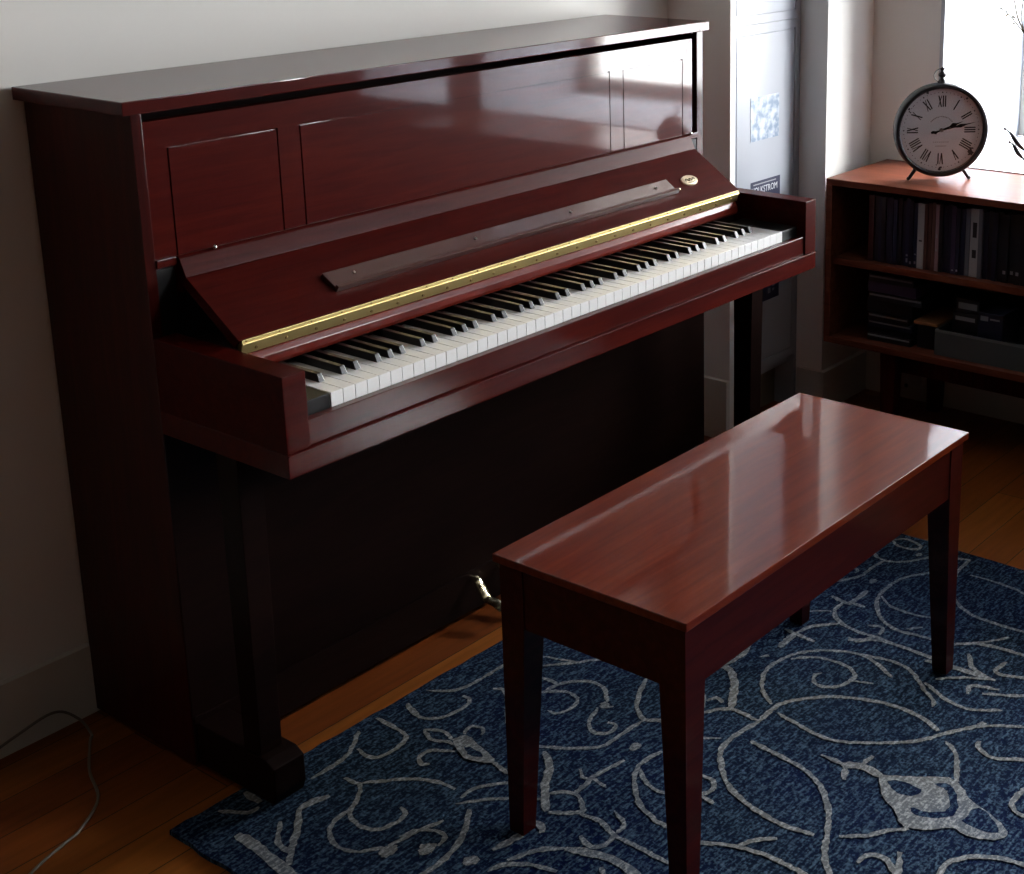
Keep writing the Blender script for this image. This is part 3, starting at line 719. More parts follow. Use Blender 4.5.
# ------------------------------------------------------------------ rug
VINES = [[2.6,[[-0.075,-0.21],[-0.075,-0.25],[-0.081,-0.298],[-0.086,-0.35],[-0.089,-0.399]]],[1.8,[[0.021,-0.238],[0.044,-0.238],[0.075,-0.25]]],[1.5,[[0.021,-0.238],[-0.014,-0.275],[-0.045,-0.302],[-0.073,-0.331]]],[1.2,[[-0.015,-0.238],[-0.049,-0.274],[-0.056,-0.31]]],[2.0,[[-0.002,-0.132],[-0.004,-0.174]]],[1.2,[[-0.057,-0.139],[-0.032,-0.179],[-0.007,-0.182]]],[1.2,[[0.084,-0.19],[0.132,-0.19],[0.168,-0.184],[0.221,-0.148]]],[1.2,[[0.266,-0.142],[0.264,-0.192],[0.259,-0.222],[0.228,-0.237],[0.188,-0.232],[0.18,-0.206],[0.188,-0.182]]],[1.1,[[0.118,-0.231],[0.119,-0.251],[0.118,-0.269],[0.088,-0.293],[0.063,-0.308],[0.05,-0.339],[0.057,-0.371],[0.082,-0.382],[0.101,-0.384],[0.116,-0.374],[0.117,-0.357]]],[1.0,[[0.123,-0.263],[0.153,-0.291],[0.186,-0.33],[0.199,-0.367]]],[1.0,[[0.07,-0.3],[0.034,-0.305],[0.011,-0.321],[-0.003,-0.354],[0.006,-0.389],[0.029,-0.408],[0.04,-0.428]]],[1.0,[[0.043,-0.416],[0.069,-0.422],[0.097,-0.427],[0.139,-0.441]]],[1.1,[[0.328,-0.151],[0.31,-0.203]]],[1.1,[[0.324,-0.153],[0.311,-0.196],[0.328,-0.228],[0.365,-0.24],[0.4,-0.234],[0.406,-0.21]]],[1.0,[[0.378,-0.147],[0.409,-0.189],[0.458,-0.199],[0.521,-0.2],[0.571,-0.208],[0.59,-0.242]]],[1.0,[[0.289,-0.234],[0.276,-0.267],[0.288,-0.29],[0.287,-0.311]]],[1.0,[[0.289,-0.234],[0.306,-0.265],[0.296,-0.295]]],[1.0,[[0.32,-0.299],[0.342,-0.291],[0.352,-0.312],[0.335,-0.326]]],[1.1,[[0.275,-0.323],[0.255,-0.289],[0.228,-0.287],[0.217,-0.305],[0.229,-0.316]]],[1.1,[[0.292,-0.387],[0.285,-0.419],[0.282,-0.448],[0.282,-0.48]]],[1.1,[[0.185,-0.329],[0.199,-0.361],[0.202,-0.397]]],[1.0,[[0.175,-0.424],[0.213,-0.456],[0.241,-0.489],[0.264,-0.526]]],[1.0,[[0.191,-0.421],[0.213,-0.418],[0.243,-0.434],[0.268,-0.461],[0.279,-0.489]]],[1.3,[[0.178,-0.452],[0.138,-0.482],[0.1,-0.499],[0.056,-0.507],[0.021,-0.502],[-0.018,-0.501]]],[1.1,[[0.067,-0.415],[0.095,-0.424],[0.111,-0.451],[0.108,-0.47],[0.087,-0.476]]],[1.1,[[0.452,-0.24],[0.461,-0.26],[0.423,-0.303],[0.382,-0.338]]],[1.0,[[0.564,-0.259],[0.606,-0.299],[0.646,-0.336],[0.653,-0.399],[0.651,-0.454]]],[0.8,[[0.59,-0.242],[0.612,-0.308]]],[1.1,[[0.504,-0.319],[0.54,-0.328],[0.57,-0.357],[0.572,-0.396],[0.54,-0.433]]],[1.3,[[0.519,-0.434],[0.537,-0.452]]],[1.1,[[0.516,-0.43],[0.472,-0.447],[0.454,-0.474],[0.469,-0.494],[0.493,-0.49],[0.49,-0.471]]],[1.0,[[0.522,-0.261],[0.533,-0.293],[0.532,-0.325]]],[1.0,[[0.481,-0.304],[0.5,-0.322],[0.522,-0.351],[0.516,-0.383],[0.489,-0.393],[0.46,-0.385],[0.458,-0.359]]],[1.2,[[0.641,-0.441],[0.587,-0.464],[0.556,-0.485],[0.535,-0.518],[0.548,-0.542],[0.549,-0.582]]],[1.1,[[0.535,-0.518],[0.484,-0.514],[0.434,-0.511],[0.399,-0.477],[0.373,-0.435],[0.353,-0.401]]],[1.9,[[0.362,-0.442],[0.338,-0.476],[0.298,-0.502],[0.253,-0.542],[0.245,-0.556]]],[1.2,[[0.281,-0.524],[0.298,-0.539],[0.305,-0.563],[0.292,-0.583],[0.274,-0.595],[0.245,-0.556]]],[1.2,[[0.305,-0.557],[0.337,-0.555],[0.354,-0.552],[0.422,-0.564]]],[1.0,[[0.361,-0.522],[0.346,-0.541],[0.35,-0.553]]],[1.0,[[0.354,-0.552],[0.347,-0.588]]],[1.2,[[0.271,-0.598],[0.276,-0.635],[0.262,-0.674],[0.262,-0.719],[0.26,-0.772],[0.268,-0.806]]],[1.2,[[0.262,-0.674],[0.234,-0.675],[0.221,-0.658],[0.231,-0.632]]],[1.0,[[0.308,-0.635],[0.292,-0.668],[0.265,-0.672]]],[1.2,[[0.478,-0.599],[0.432,-0.592],[0.394,-0.607],[0.35,-0.65],[0.329,-0.695],[0.326,-0.72],[0.331,-0.744]]],[1.0,[[0.418,-0.6],[0.394,-0.633],[0.39,-0.666],[0.403,-0.684]]],[1.4,[[0.124,-0.583],[0.167,-0.602],[0.195,-0.634]]],[2.2,[[0.195,-0.634],[0.208,-0.669],[0.218,-0.71],[0.211,-0.754],[0.196,-0.792]]],[1.2,[[0.088,-0.577],[0.112,-0.583],[0.137,-0.617],[0.15,-0.662]]],[1.2,[[0.193,-0.703],[0.181,-0.724]]],[1.8,[[0.128,-0.549],[0.171,-0.557],[0.195,-0.559]]],[1.6,[[0.202,-0.581],[0.215,-0.564],[0.208,-0.541]]],[0.9,[[0.541,-0.604],[0.548,-0.63],[0.57,-0.659]]],[1.2,[[0.608,-0.583],[0.648,-0.619],[0.647,-0.679]]],[1.3,[[0.647,-0.679],[0.554,-0.671],[0.498,-0.706],[0.462,-0.748],[0.441,-0.806],[0.434,-0.866],[0.442,-0.915]]],[1.3,[[0.647,-0.679],[0.713,-0.681],[0.766,-0.717],[0.801,-0.765],[0.824,-0.832],[0.821,-0.899],[0.801,-0.94]]],[1.3,[[0.589,-0.701],[0.582,-0.765],[0.573,-0.816],[0.553,-0.857],[0.516,-0.894],[0.467,-0.924],[0.41,-0.952],[0.377,-0.98],[0.358,-1.006]]],[1.1,[[0.687,-0.691],[0.675,-0.753],[0.672,-0.807],[0.697,-0.857],[0.751,-0.922],[0.806,-0.956],[0.858,-0.993],[0.897,-1.051],[0.919,-1.088]]],[1.1,[[0.703,-0.667],[0.739,-0.625],[0.797,-0.598],[0.862,-0.607],[0.911,-0.643],[0.941,-0.705],[0.933,-0.745],[0.905,-0.795]]],[1.1,[[0.852,-0.614],[0.883,-0.646],[0.892,-0.698],[0.876,-0.735],[0.844,-0.74],[0.812,-0.724],[0.805,-0.697],[0.828,-0.679],[0.848,-0.688]]],[1.0,[[0.852,-0.742],[0.866,-0.779]]],[1.1,[[0.941,-0.705],[0.955,-0.774],[0.942,-0.816],[0.9,-0.864],[0.88,-0.891],[0.859,-0.898]]],[1.1,[[0.925,-0.851],[0.897,-0.905],[0.892,-0.952],[0.923,-1.0]]],[2.0,[[0.745,-0.507],[0.758,-0.536],[0.728,-0.572],[0.672,-0.607],[0.648,-0.619]]],[1.4,[[0.667,-0.545],[0.625,-0.579]]],[1.2,[[0.645,-0.571],[0.665,-0.579],[0.654,-0.601]]],[1.3,[[0.759,-0.527],[0.816,-0.534],[0.864,-0.516]]],[2.4,[[0.621,-0.857],[0.636,-0.886],[0.631,-0.925]]],[1.3,[[0.625,-0.816],[0.624,-0.861]]],[1.4,[[0.62,-0.864],[0.588,-0.882]]],[1.2,[[0.64,-0.883],[0.672,-0.887]]],[1.2,[[0.781,-0.963],[0.756,-0.994],[0.69,-1.029]]],[1.1,[[0.46,-0.948],[0.489,-0.981],[0.517,-1.0],[0.539,-1.022]]],[1.2,[[0.315,-0.758],[0.323,-0.782],[0.346,-0.827],[0.357,-0.868],[0.359,-0.914],[0.356,-0.951],[0.344,-0.986]]],[1.2,[[0.352,-0.835],[0.38,-0.853],[0.401,-0.875]]],[1.2,[[0.463,-0.688],[0.461,-0.716],[0.436,-0.727],[0.42,-0.719],[0.415,-0.749]]],[1.3,[[0.424,-0.998],[0.448,-1.004],[0.456,-1.027],[0.434,-1.056],[0.415,-1.071]]],[1.3,[[0.482,-1.038],[0.436,-1.06],[0.41,-1.077]]],[1.3,[[0.437,-1.113],[0.471,-1.107],[0.504,-1.106],[0.535,-1.129],[0.558,-1.166],[0.563,-1.198],[0.565,-1.226]]],[1.3,[[0.814,-1.008],[0.796,-1.016],[0.783,-1.046],[0.809,-1.09],[0.826,-1.121]]],[1.3,[[0.75,-1.125],[0.694,-1.121],[0.673,-1.136],[0.671,-1.161]]],[1.1,[[0.973,-0.665],[1.006,-0.711],[1.01,-0.759],[1.007,-0.816]]],[1.0,[[1.064,-0.822],[1.11,-0.875],[1.116,-0.955],[1.116,-1.005]]],[1.8,[[0.993,-0.816],[0.999,-0.854],[1.003,-0.899],[1.005,-0.95]]],[1.2,[[1.062,-0.871],[1.022,-0.896],[1.01,-0.928]]],[1.2,[[1.075,-0.938],[1.031,-0.938],[1.037,-0.975],[1.055,-1.018]]],[1.0,[[0.946,-0.861],[0.983,-0.902],[1.005,-0.95]]],[1.2,[[0.934,-0.929],[0.965,-0.924],[0.981,-0.974]]],[1.2,[[0.95,-0.95],[0.983,-1.005],[1.016,-1.041]]],[1.1,[[1.401,-0.527],[1.424,-0.549],[1.412,-0.589],[1.389,-0.587],[1.384,-0.55],[1.401,-0.527]]],[1.1,[[1.355,-0.499],[1.315,-0.534],[1.306,-0.566],[1.328,-0.6],[1.364,-0.623],[1.398,-0.648],[1.4,-0.673],[1.415,-0.704]]],[1.1,[[1.311,-0.563],[1.266,-0.555],[1.211,-0.553],[1.168,-0.526],[1.141,-0.509],[1.102,-0.506],[1.058,-0.495]]],[1.0,[[1.211,-0.5],[1.239,-0.517],[1.231,-0.538],[1.215,-0.538]]],[1.1,[[1.319,-0.669],[1.301,-0.656],[1.259,-0.63],[1.202,-0.623],[1.144,-0.632],[1.088,-0.67],[1.062,-0.717],[1.068,-0.779],[1.073,-0.828]]],[1.0,[[1.164,-0.631],[1.138,-0.664],[1.133,-0.703],[1.139,-0.739],[1.156,-0.781]]],[1.4,[[1.105,-0.55],[1.098,-0.58],[1.103,-0.596],[1.168,-0.597]]],[1.1,[[1.103,-0.596],[1.105,-0.627]]],[1.2,[[1.093,-0.583],[1.055,-0.587],[1.023,-0.618],[1.012,-0.667],[1.014,-0.696],[1.011,-0.745],[1.009,-0.809],[1.003,-0.852]]],[1.1,[[1.045,-0.666],[1.053,-0.695],[1.025,-0.702]]],[1.1,[[0.982,-0.66],[0.98,-0.685],[1.014,-0.696]]],[2.0,[[0.874,-0.574],[0.936,-0.571]]],[1.2,[[0.936,-0.571],[0.977,-0.583],[1.018,-0.62]]],[1.3,[[0.937,-0.546],[0.931,-0.617]]],[1.0,[[0.994,-0.522],[1.026,-0.547],[1.051,-0.582]]],[1.2,[[1.415,-0.704],[1.34,-0.709],[1.264,-0.737],[1.219,-0.774],[1.197,-0.82],[1.194,-0.879],[1.197,-0.92],[1.2,-0.95]]],[1.0,[[1.351,-0.735],[1.353,-0.789],[1.346,-0.84],[1.333,-0.872]]],[1.0,[[1.07,-0.824],[1.108,-0.868],[1.161,-0.906]]],[1.1,[[1.099,-0.855],[1.111,-0.906],[1.116,-0.955],[1.117,-0.991]]],[1.4,[[0.823,-0.564],[0.839,-0.577]]],[1.2,[[0.806,-0.532],[0.881,-0.513],[0.928,-0.507]]],[1.0,[[1.075,-0.734],[1.098,-0.757]]]]
DOTS = [[0.034,-0.425,0.0117],[0.072,-0.467,0.0117],[0.092,-0.54,0.0104],[0.462,-0.556,0.0091],[0.53,-0.434,0.0078],[0.863,-0.991,0.0065],[1.21,-0.586,0.0078],[1.374,-0.605,0.0065]]
MEDALLIONS = [[[0.632,-0.919],[0.657,-0.96],[0.691,-1.014],[0.679,-1.043],[0.657,-1.071],[0.644,-1.11],[0.613,-1.149],[0.585,-1.132],[0.575,-1.099],[0.578,-1.075],[0.547,-1.04],[0.54,-1.01],[0.563,-0.986],[0.588,-0.949]],[[0.624,-0.938],[0.638,-0.958],[0.636,-0.992],[0.613,-0.989],[0.608,-0.962]],[[0.66,-1.003],[0.675,-1.016],[0.665,-1.038],[0.62,-1.063],[0.591,-1.052],[0.574,-1.015],[0.586,-1.003],[0.592,-1.029],[0.614,-1.049],[0.643,-1.038],[0.659,-1.024]],[[0.602,-1.08],[0.644,-1.082],[0.641,-1.106],[0.613,-1.136],[0.598,-1.116]],[[0.296,-0.295],[0.32,-0.306],[0.31,-0.342],[0.3,-0.385],[0.289,-0.396],[0.275,-0.377],[0.271,-0.345]],[[0.293,-0.326],[0.298,-0.347],[0.291,-0.372],[0.281,-0.351]]]

RZ = 0.009
b = new_bm()
rc = [(-0.128, -0.118), (1.456, -0.152), (1.400, -2.62), (-0.184, -2.586)]
bb = bmesh.new()
nx, ny = 60, 92
rnd = random.Random(3)
grid = []
for i in range(nx+1):
    row = []
    for j in range(ny+1):
        u, v = i/nx, j/ny
        p = Vector(rc[0]).lerp(Vector(rc[1]), u).lerp(Vector(rc[3]).lerp(Vector(rc[2]), u), v)
        e = 0.0025 if (i in (0, nx) or j in (0, ny)) else 0
        row.append(bb.verts.new((p.x+rnd.uniform(-e, e), p.y+rnd.uniform(-e, e), RZ)))
    grid.append(row)
for i in range(nx):
    for j in range(ny):
        bb.faces.new((grid[i][j], grid[i][j+1], grid[i+1][j+1], grid[i+1][j]))
ext = bmesh.ops.extrude_face_region(bb, geom=list(bb.faces))
for v in ext['geom']:
    if isinstance(v, bmesh.types.BMVert): v.co.z = 0.0008
bmesh.ops.recalc_face_normals(bb, faces=bb.faces)
merge(b, bb)
nbase = len(b.faces)
def inside(p, poly):
    c = False; n = len(poly)
    for i in range(n):
        a, d = poly[i], poly[(i+1) % n]
        if (a[1] > p[1]) != (d[1] > p[1]) and p[0] < (d[0]-a[0])*(p[1]-a[1])/(d[1]-a[1])+a[0]: c = not c
    return c
RL = [0]
def ribbon(pts, w):
    RL[0] += 1
    zt = RZ+0.0008+0.000012*RL[0]
    path = catmull([(x, y, 0) for x, y in pts], 10)
    # resample evenly
    out = [path[0]]
    for p in path[1:]:
        if (p-out[-1]).length > 0.0055: out.append(p)
    path = [p for p in out if inside((p.x, p.y), rc)]
    if len(path) < 2: return
    L_, R_ = [], []
    n = len(path)
    for i, p in enumerate(path):
        t = (path[min(i+1, n-1)]-path[max(i-1, 0)])
        if t.length < 1e-7: t = Vector((1, 0, 0))
        t.normalize(); s = Vector((-t.y, t.x, 0))
        k = min(1.0, 0.55+0.25*min(i, n-1-i))
        ww = w*k
        L_.append(b.verts.new(p+s*(ww+rnd.uniform(-0.0016, 0.0016))+Vector((0, 0, zt))))
        R_.append(b.verts.new(p-s*(ww+rnd.uniform(-0.0016, 0.0016))+Vector((0, 0, zt))))
    for i in range(n-1):
        f = b.faces.new((R_[i], R_[i+1], L_[i+1], L_[i])); f.material_index = 1
def patch(poly, z, mi):
    path = catmull([(x, y, 0) for x, y in poly]+[(poly[0][0], poly[0][1], 0)], 5)[:-1]
    vs = [b.verts.new((p.x+rnd.uniform(-0.0015, 0.0015), p.y+rnd.uniform(-0.0015, 0.0015), z)) for p in path]
    f = b.faces.new(vs); f.material_index = mi; f.normal_update()
    if f.normal.z < 0: f.normal_flip()
for w, pts in VINES:
    ribbon(pts, 0.0036*w)
for x, y, r in DOTS:
    patch([(x+1.3*r*math.cos(2*PI*k/9)*rnd.uniform(0.8, 1.15), y+r*math.sin(2*PI*k/9)*rnd.uniform(0.8, 1.15)) for k in range(9)], RZ+0.0015, 1)
for k, poly in enumerate(MEDALLIONS):
    patch(poly, RZ+(0.0020 if k in (0, 4) else 0.0023), 1 if k in (0, 4) else 0)
rug = obj('rug', b, [M['rug_blue'], M['rug_vine']], origin=(0.66, -1.3, 0))
tag(rug, 'blue woven rug with pale grey scrolling vines under the bench', 'rug')

# ------------------------------------------------------------------ low teak bookcase along the right wall
CX0, CX1 = 1.912, 2.228
CY1, CY0 = -0.039, -1.48
CT, CB = 0.671, 0.238
tk = M['teak']
con = thing('low_bookcase', 'low open teak bookcase with two shelves standing below the window', 'bookcase', ((CX0+CX1)/2, (CY0+CY1)/2, 0))
b = new_bm(); box(b, CX0, CX1, CY0, CY1, CT-0.017, CT, 0.0015); obj('top', b, tk, con)
b = new_bm(); box(b, CX0, CX1, CY0, CY1, CB, CB+0.017, 0.0015); obj('bottom_board', b, tk, con)
for y0, y1 in ((CY1-0.018, CY1), (CY0, CY0+0.018)):
    b = new_bm(); box(b, CX0, CX1, y0, y1, CB+0.0172, CT-0.0172, 0.001); obj('side_board', b, tk, con)
b = new_bm(); box(b, CX0+0.012, CX1-0.010, CY0+0.0185, CY1-0.0185, 0.447, 0.464, 0.001); obj('shelf', b, tk, con)
b = new_bm(); box(b, CX1-0.008, CX1-0.002, CY0+0.0185, CY1-0.0185, CB+0.0175, CT-0.0175); obj('back_board', b, mat('dark_back_panel', (0.035, 0.012, 0.007, 1), 0.6), con)
b = new_bm()
box(b, CX0+0.028, CX0+0.046, CY0+0.16, CY1-0.16, 0.188, CB-0.0005)
box(b, CX1-0.046, CX1-0.028, CY0+0.16, CY1-0.16, 0.188, CB-0.0005)
obj('base_rail', b, mv, con)
for y in (CY1-0.185, CY0+0.185):
    for x in (CX0+0.008, CX1-0.050):
        b = new_bm(); hexa(b, [(x+0.004, y-0.017, 0.0005), (x+0.036, y-0.017, 0.0005), (x+0.036, y+0.017, 0.0005), (x+0.004, y+0.017, 0.0005),
                               (x, y-0.022, CB-0.0006), (x+0.042, y-0.022, CB-0.0006), (x+0.042, y+0.022, CB-0.0006), (x, y+0.022, CB-0.0006)], 0.002)
        obj('leg', b, mv, con)

# small cable outlet plate on the wall under the bookcase
ot = thing('wall_outlet', 'pale cable outlet plate with a dark hole low on the wall below the bookcase', 'outlet', (XW, -0.115, 0.05))
b = new_bm(); box(b, 2.2325, 2.2398, -0.165, -0.085, 0.008, 0.104, 0.002); obj('plate', b, M['plate'], ot)
b = new_bm(); cyl(b, (2.2328, -0.118, 0.040), (2.2316, -0.118, 0.040), 0.006, 0.006, 14); obj('socket', b, M['ink'], ot, True)

# --- cases standing on the upper shelf
case_cols = {
    'black': (0.010, 0.010, 0.014), 'navy': (0.010, 0.012, 0.030), 'blue': (0.016, 0.022, 0.055), 'maroon': (0.045, 0.010, 0.010),
    'white': (0.42, 0.43, 0.44), 'brown': (0.11, 0.045, 0.035), 'pink': (0.30, 0.21, 0.24), 'grey': (0.14, 0.15, 0.18), 'violet': (0.05, 0.03, 0.07)}
cmats = {k: mat('%s_case' % k, v+(1,), 0.35, coat=0.3) for k, v in case_cols.items()}
inks = mat('pale_spine_print', (0.30, 0.30, 0.33, 1), 0.5)
#  (kind, thickness, height, mark)   listed from the left end of the shelf
row = []
rr = random.Random(11)
def case(y, th, h, col, depth=0.135, x0=None, z0=0.4642, mark=None):
    """one slim case standing upright, spine to the front, returns the root"""
    x0 = (1.950 + rr.uniform(-0.003, 0.004)) if x0 is None else x0
    root = bpy.data.objects.new('disc_case', None); COL.objects.link(root); root.empty_display_size = 0.03
    root.location = (x0+depth/2, y-th/2, z0)
    b = new_bm(); box(b, x0, x0+depth, y-th+0.0003, y-0.0003, z0, z0+h, 0.0008); obj('cover', b, cmats[col], root)
    if mark:
        b = new_bm()
        for (a0, a1) in mark:
            box(b, x0-0.0003, x0+0.0002, y-th+th*0.28, y-th*0.28, z0+h*a0, z0+h*a1)
        obj('spine_print', b, inks if col != 'white' else M['ink'], root)
    return root
y = -0.142
def run(cols, label, group, ths, marks=None, h0=0.168):
    global y
    for i, c in enumerate(cols):
        th = ths[i % len(ths)]
        r = case(y, th, h0+rr.uniform(-0.004, 0.006), c, mark=(marks[i] if marks and marks[i] else None))
        if isinstance(label, list): tag(r, label[i], 'disc case', group)
        else: tag(r, label, 'disc case', group)
        y -= th
dk = 'slim dark disc case upright on the top shelf, left of the first white spine'
r = case(y, 0.016, 0.170, 'maroon'); tag(r, 'dull maroon case at the far left end of the top shelf row', 'disc case'); y -= 0.017
run(['black', 'navy', 'black', 'navy', 'navy', 'blue', 'black', 'navy'], dk, 'dark disc cases left of the white spine', [0.0115, 0.0095, 0.012], [None]*8)
lm = [[(0.06, 0.12), (0.15, 0.18)], [(0.05, 0.09)], [(0.06, 0.10), (0.2, 0.22)]]
run(['blue', 'navy', 'blue'], ['dark blue case with pale mark low on its spine, farthest from the white one', 'dark blue case with one small pale mark, middle of the three marked spines', 'dark blue case with pale marks touching the first white spine'], 'marked dark cases', [0.0115], lm)
run(['white'], 'plain white spine, leftmost white case on the top shelf', None, [0.0185], [[(0.42, 0.44)]], 0.170)
run(['brown', 'brown', 'brown'], ['brown case immediately right of the leftmost white spine', 'middle one of three brown cases on the top shelf', 'brown case beside the thin pink and white spine'], 'brown cases on the top shelf', [0.0095], [None]*3)
run(['pink'], 'thin pinkish white spine between brown and dark cases', None, [0.0105], [[(0.3, 0.34), (0.5, 0.56)]], 0.166)
run(['black', 'navy', 'navy', 'violet', 'navy', 'blue'], 'slim dark case between the pink spine and the wide white spine', 'dark disc cases in the middle of the shelf', [0.0105, 0.0125], [None, None, None, [(0.05, 0.07)], [(0.05, 0.08)], None])
run(['grey'], 'narrow grey spine immediately left of the wide white patterned spine', None, [0.012])
run(['white'], 'wide white spine with black lettering blots on the top shelf', None, [0.024], [[(0.28, 0.40), (0.58, 0.80)]], 0.170)
run(['grey'], 'narrow grey spine immediately right of the wide white patterned spine', None, [0.011])
run(['navy', 'black', 'navy', 'black'], 'slim dark case right of the wide white patterned spine', 'dark disc cases right of the white spines', [0.0135, 0.012], [None]*4)
run(['black', 'black', 'black'], ['black case with a white dot, leftmost of the three dotted spines', 'black case with a white dot, middle of the three dotted spines', 'black case with a white dot, rightmost of the three dotted spines'], 'dotted black cases', [0.0165], [[(0.13, 0.18)]]*3, 0.168)
run(['black', 'navy', 'black'], 'black case at the frame edge right of the three dotted spines', 'black cases right of the dotted spines', [0.0135], [None]*3)

# --- lower shelf: stacked flat cases, boxes, long grey tray
SZ = 0.2554
def flat_case(x0, x1, y0, y1, z0, z1, col, edge, label, group=None):
    root = bpy.data.objects.new('flat_case', None); COL.objects.link(root); root.empty_display_size = 0.03
    root.location = ((x0+x1)/2, (y0+y1)/2, z0)
    b = new_bm(); box(b, x0, x1, y0, y1, z0, z1, 0.001); obj('cover', b, cmats[col], root)
    if edge:
        b = new_bm(); box(b, x0-0.0004, x0+0.0005, y0+0.003, y1-0.003, z0+(z1-z0)*0.62, z0+(z1-z0)*0.86); obj('pale_edge', b, M['grey_edge'], root)
    tag(root, label, 'disc case', group)
    return root
M['grey_edge'] = mat('pale_paper_edge', (0.16, 0.17, 0.18, 1), 0.6)
z = SZ
stack = [(0.014, 'black', True, 'dark flat case at the bottom of the left stack on the lower shelf', 0.000, 0.0),
         (0.013, 'black', False, 'plain black flat case second from the bottom of the left stack', 0.004, 0.004),
         (0.013, 'navy', True, 'dark flat case with dull edge third from the bottom of the left stack', -0.002, -0.003),
         (0.013, 'black', True, 'dark flat case with the brightest pale edge, fourth from the bottom', -0.003, 0.006),
         (0.026, 'black', False, 'thick plain black case in the middle of the left stack', 0.004, 0.0),
         (0.014, 'black', True, 'wide dark flat case jutting out right above the thick black one', -0.004, -0.030),
         (0.020, 'violet', False, 'dark violet case second from the top of the left stack', 0.003, -0.010),
         (0.014, 'black', True, 'topmost dark flat case of the left stack on the lower shelf', -0.002, -0.004)]
for h, c, e, lab, dx, dy in stack:
    h *= 1.38
    flat_case(1.948+dx, 2.088+dx, -0.272+dy, -0.148+dx, z, z+h-0.0004, c, e, lab); z += h
def simple_box(name, x0, x1, y0, y1, z0, z1, m_, label, cat, bev=0.0015):
    b = new_bm(); box(b, x0, x1, y0, y1, z0, z1, bev)
    o = obj(name, b, m_, origin=((x0+x1)/2, (y0+y1)/2, z0)); tag(o, label, cat); return o
card = mat('brown_cardboard', (0.24, 0.11, 0.045, 1), 0.7)
simple_box('black_box', 1.965, 2.10, -0.342, -0.282, SZ, SZ+0.064, cmats['black'], 'low black box under the brown board between stack and tray', 'box')
simple_box('flat_board', 1.952, 2.11, -0.343, -0.277, SZ+0.0645, SZ+0.072, card, 'light brown flat board lying on the low black box', 'board')
# long grey tray, open on top, with things inside
tray = thing('storage_tray', 'long dark grey open tray at the right of the lower shelf', 'tray', (1.99, -0.47, SZ))
b = new_bm()
tx0, tx1, ty0, ty1, tz1 = 1.935, 2.080, -0.640, -0.345, SZ+0.066
box(b, tx0, tx0+0.004, ty0, ty1, SZ, tz1, 0.001); box(b, tx1-0.004, tx1, ty0, ty1, SZ, tz1, 0.001)
box(b, tx0+0.004, tx1-0.004, ty0, ty0+0.004, SZ, tz1); box(b, tx0+0.004, tx1-0.004, ty1-0.004, ty1, SZ, tz1)
box(b, tx0+0.004, tx1-0.004, ty0+0.004, ty1-0.004, SZ, SZ+0.003)
obj('tray_body', b, mat('grey_plastic', (0.075, 0.085, 0.09, 1), 0.5), tray)
b = new_bm(); box(b, tx0-0.0012, tx0-0.0001, ty0+0.001, ty1-0.001, tz1-0.006, tz1-0.001); obj('rim', b, mat('pale_grey_plastic', (0.16, 0.17, 0.17, 1), 0.4), tray)
z0 = SZ+0.0035
def lab_box(x0, x1, y0, y1, z0, z1, col, patches, label):
    root = bpy.data.objects.new('small_box', None); COL.objects.link(root); root.empty_display_size = 0.03
    root.location = ((x0+x1)/2, (y0+y1)/2, z0)
    b = new_bm(); box(b, x0, x1, y0, y1, z0, z1, 0.001); obj('carton', b, cmats[col], root)
    b = new_bm()
    for ya_, yb_, za_, zb_ in patches: box(b, x0-0.0004, x0+0.0004, ya_, yb_, za_, zb_)
    obj('printed_label', b, M['grey_label'], root)
    tag(root, label, 'box')
M['grey_label'] = mat('grey_white_label', (0.24, 0.25, 0.26, 1), 0.6)
lab_box(1.975, 2.07, -0.440, -0.372, z0, z0+0.102, 'black', [(-0.432, -0.380, z0+0.084, z0+0.094)], 'dark box with faint label standing at the left inside the grey tray')
lab_box(1.985, 2.07, -0.438, -0.374, z0+0.1025, z0+0.136, 'black', [(-0.432, -0.382, z0+0.111, z0+0.127)], 'dark box with the widest white label on top of another box')
lab_box(1.968, 2.07, -0.508, -0.444, z0, z0+0.116, 'navy', [(-0.470, -0.450, z0+0.096, z0+0.108), (-0.500, -0.475, z0+0.100, z0+0.104)], 'dark box with two pale marks in the middle of the grey tray')
b = new_bm(); bb = None
lathe(b, [(0.018, 0.0), (0.020, 0.002), (0.020, 0.040), (0.018, 0.043)], (1.965, -0.560, z0), 24)
lathe(b, [(0.0001, 0.0), (0.021, 0.0), (0.021, 0.004), (0.0001, 0.004)], (1.965, -0.560, z0+0.0435), 24)
o = obj('small_jar', b, mat('dull_metal_jar', (0.12, 0.11, 0.11, 1), 0.35, metal=0.6), origin=(1.965, -0.560, z0), smooth=True); tag(o, 'little round metal jar at the right end inside the grey tray', 'jar')
# coiled black cable dropped in the tray
b = new_bm()
tube(b, [(1.975+0.018*math.cos(a), -0.527+0.013*math.sin(a)*1.0, z0+0.012+0.0025*a) for a in [k*0.7 for k in range(24)]], 0.003, 8, 3)
o = obj('coiled_cable', b, M['ebony'], origin=(1.975, -0.527, z0), smooth=True); tag(o, 'black coiled cable lying in the grey tray beside the jar', 'cable')

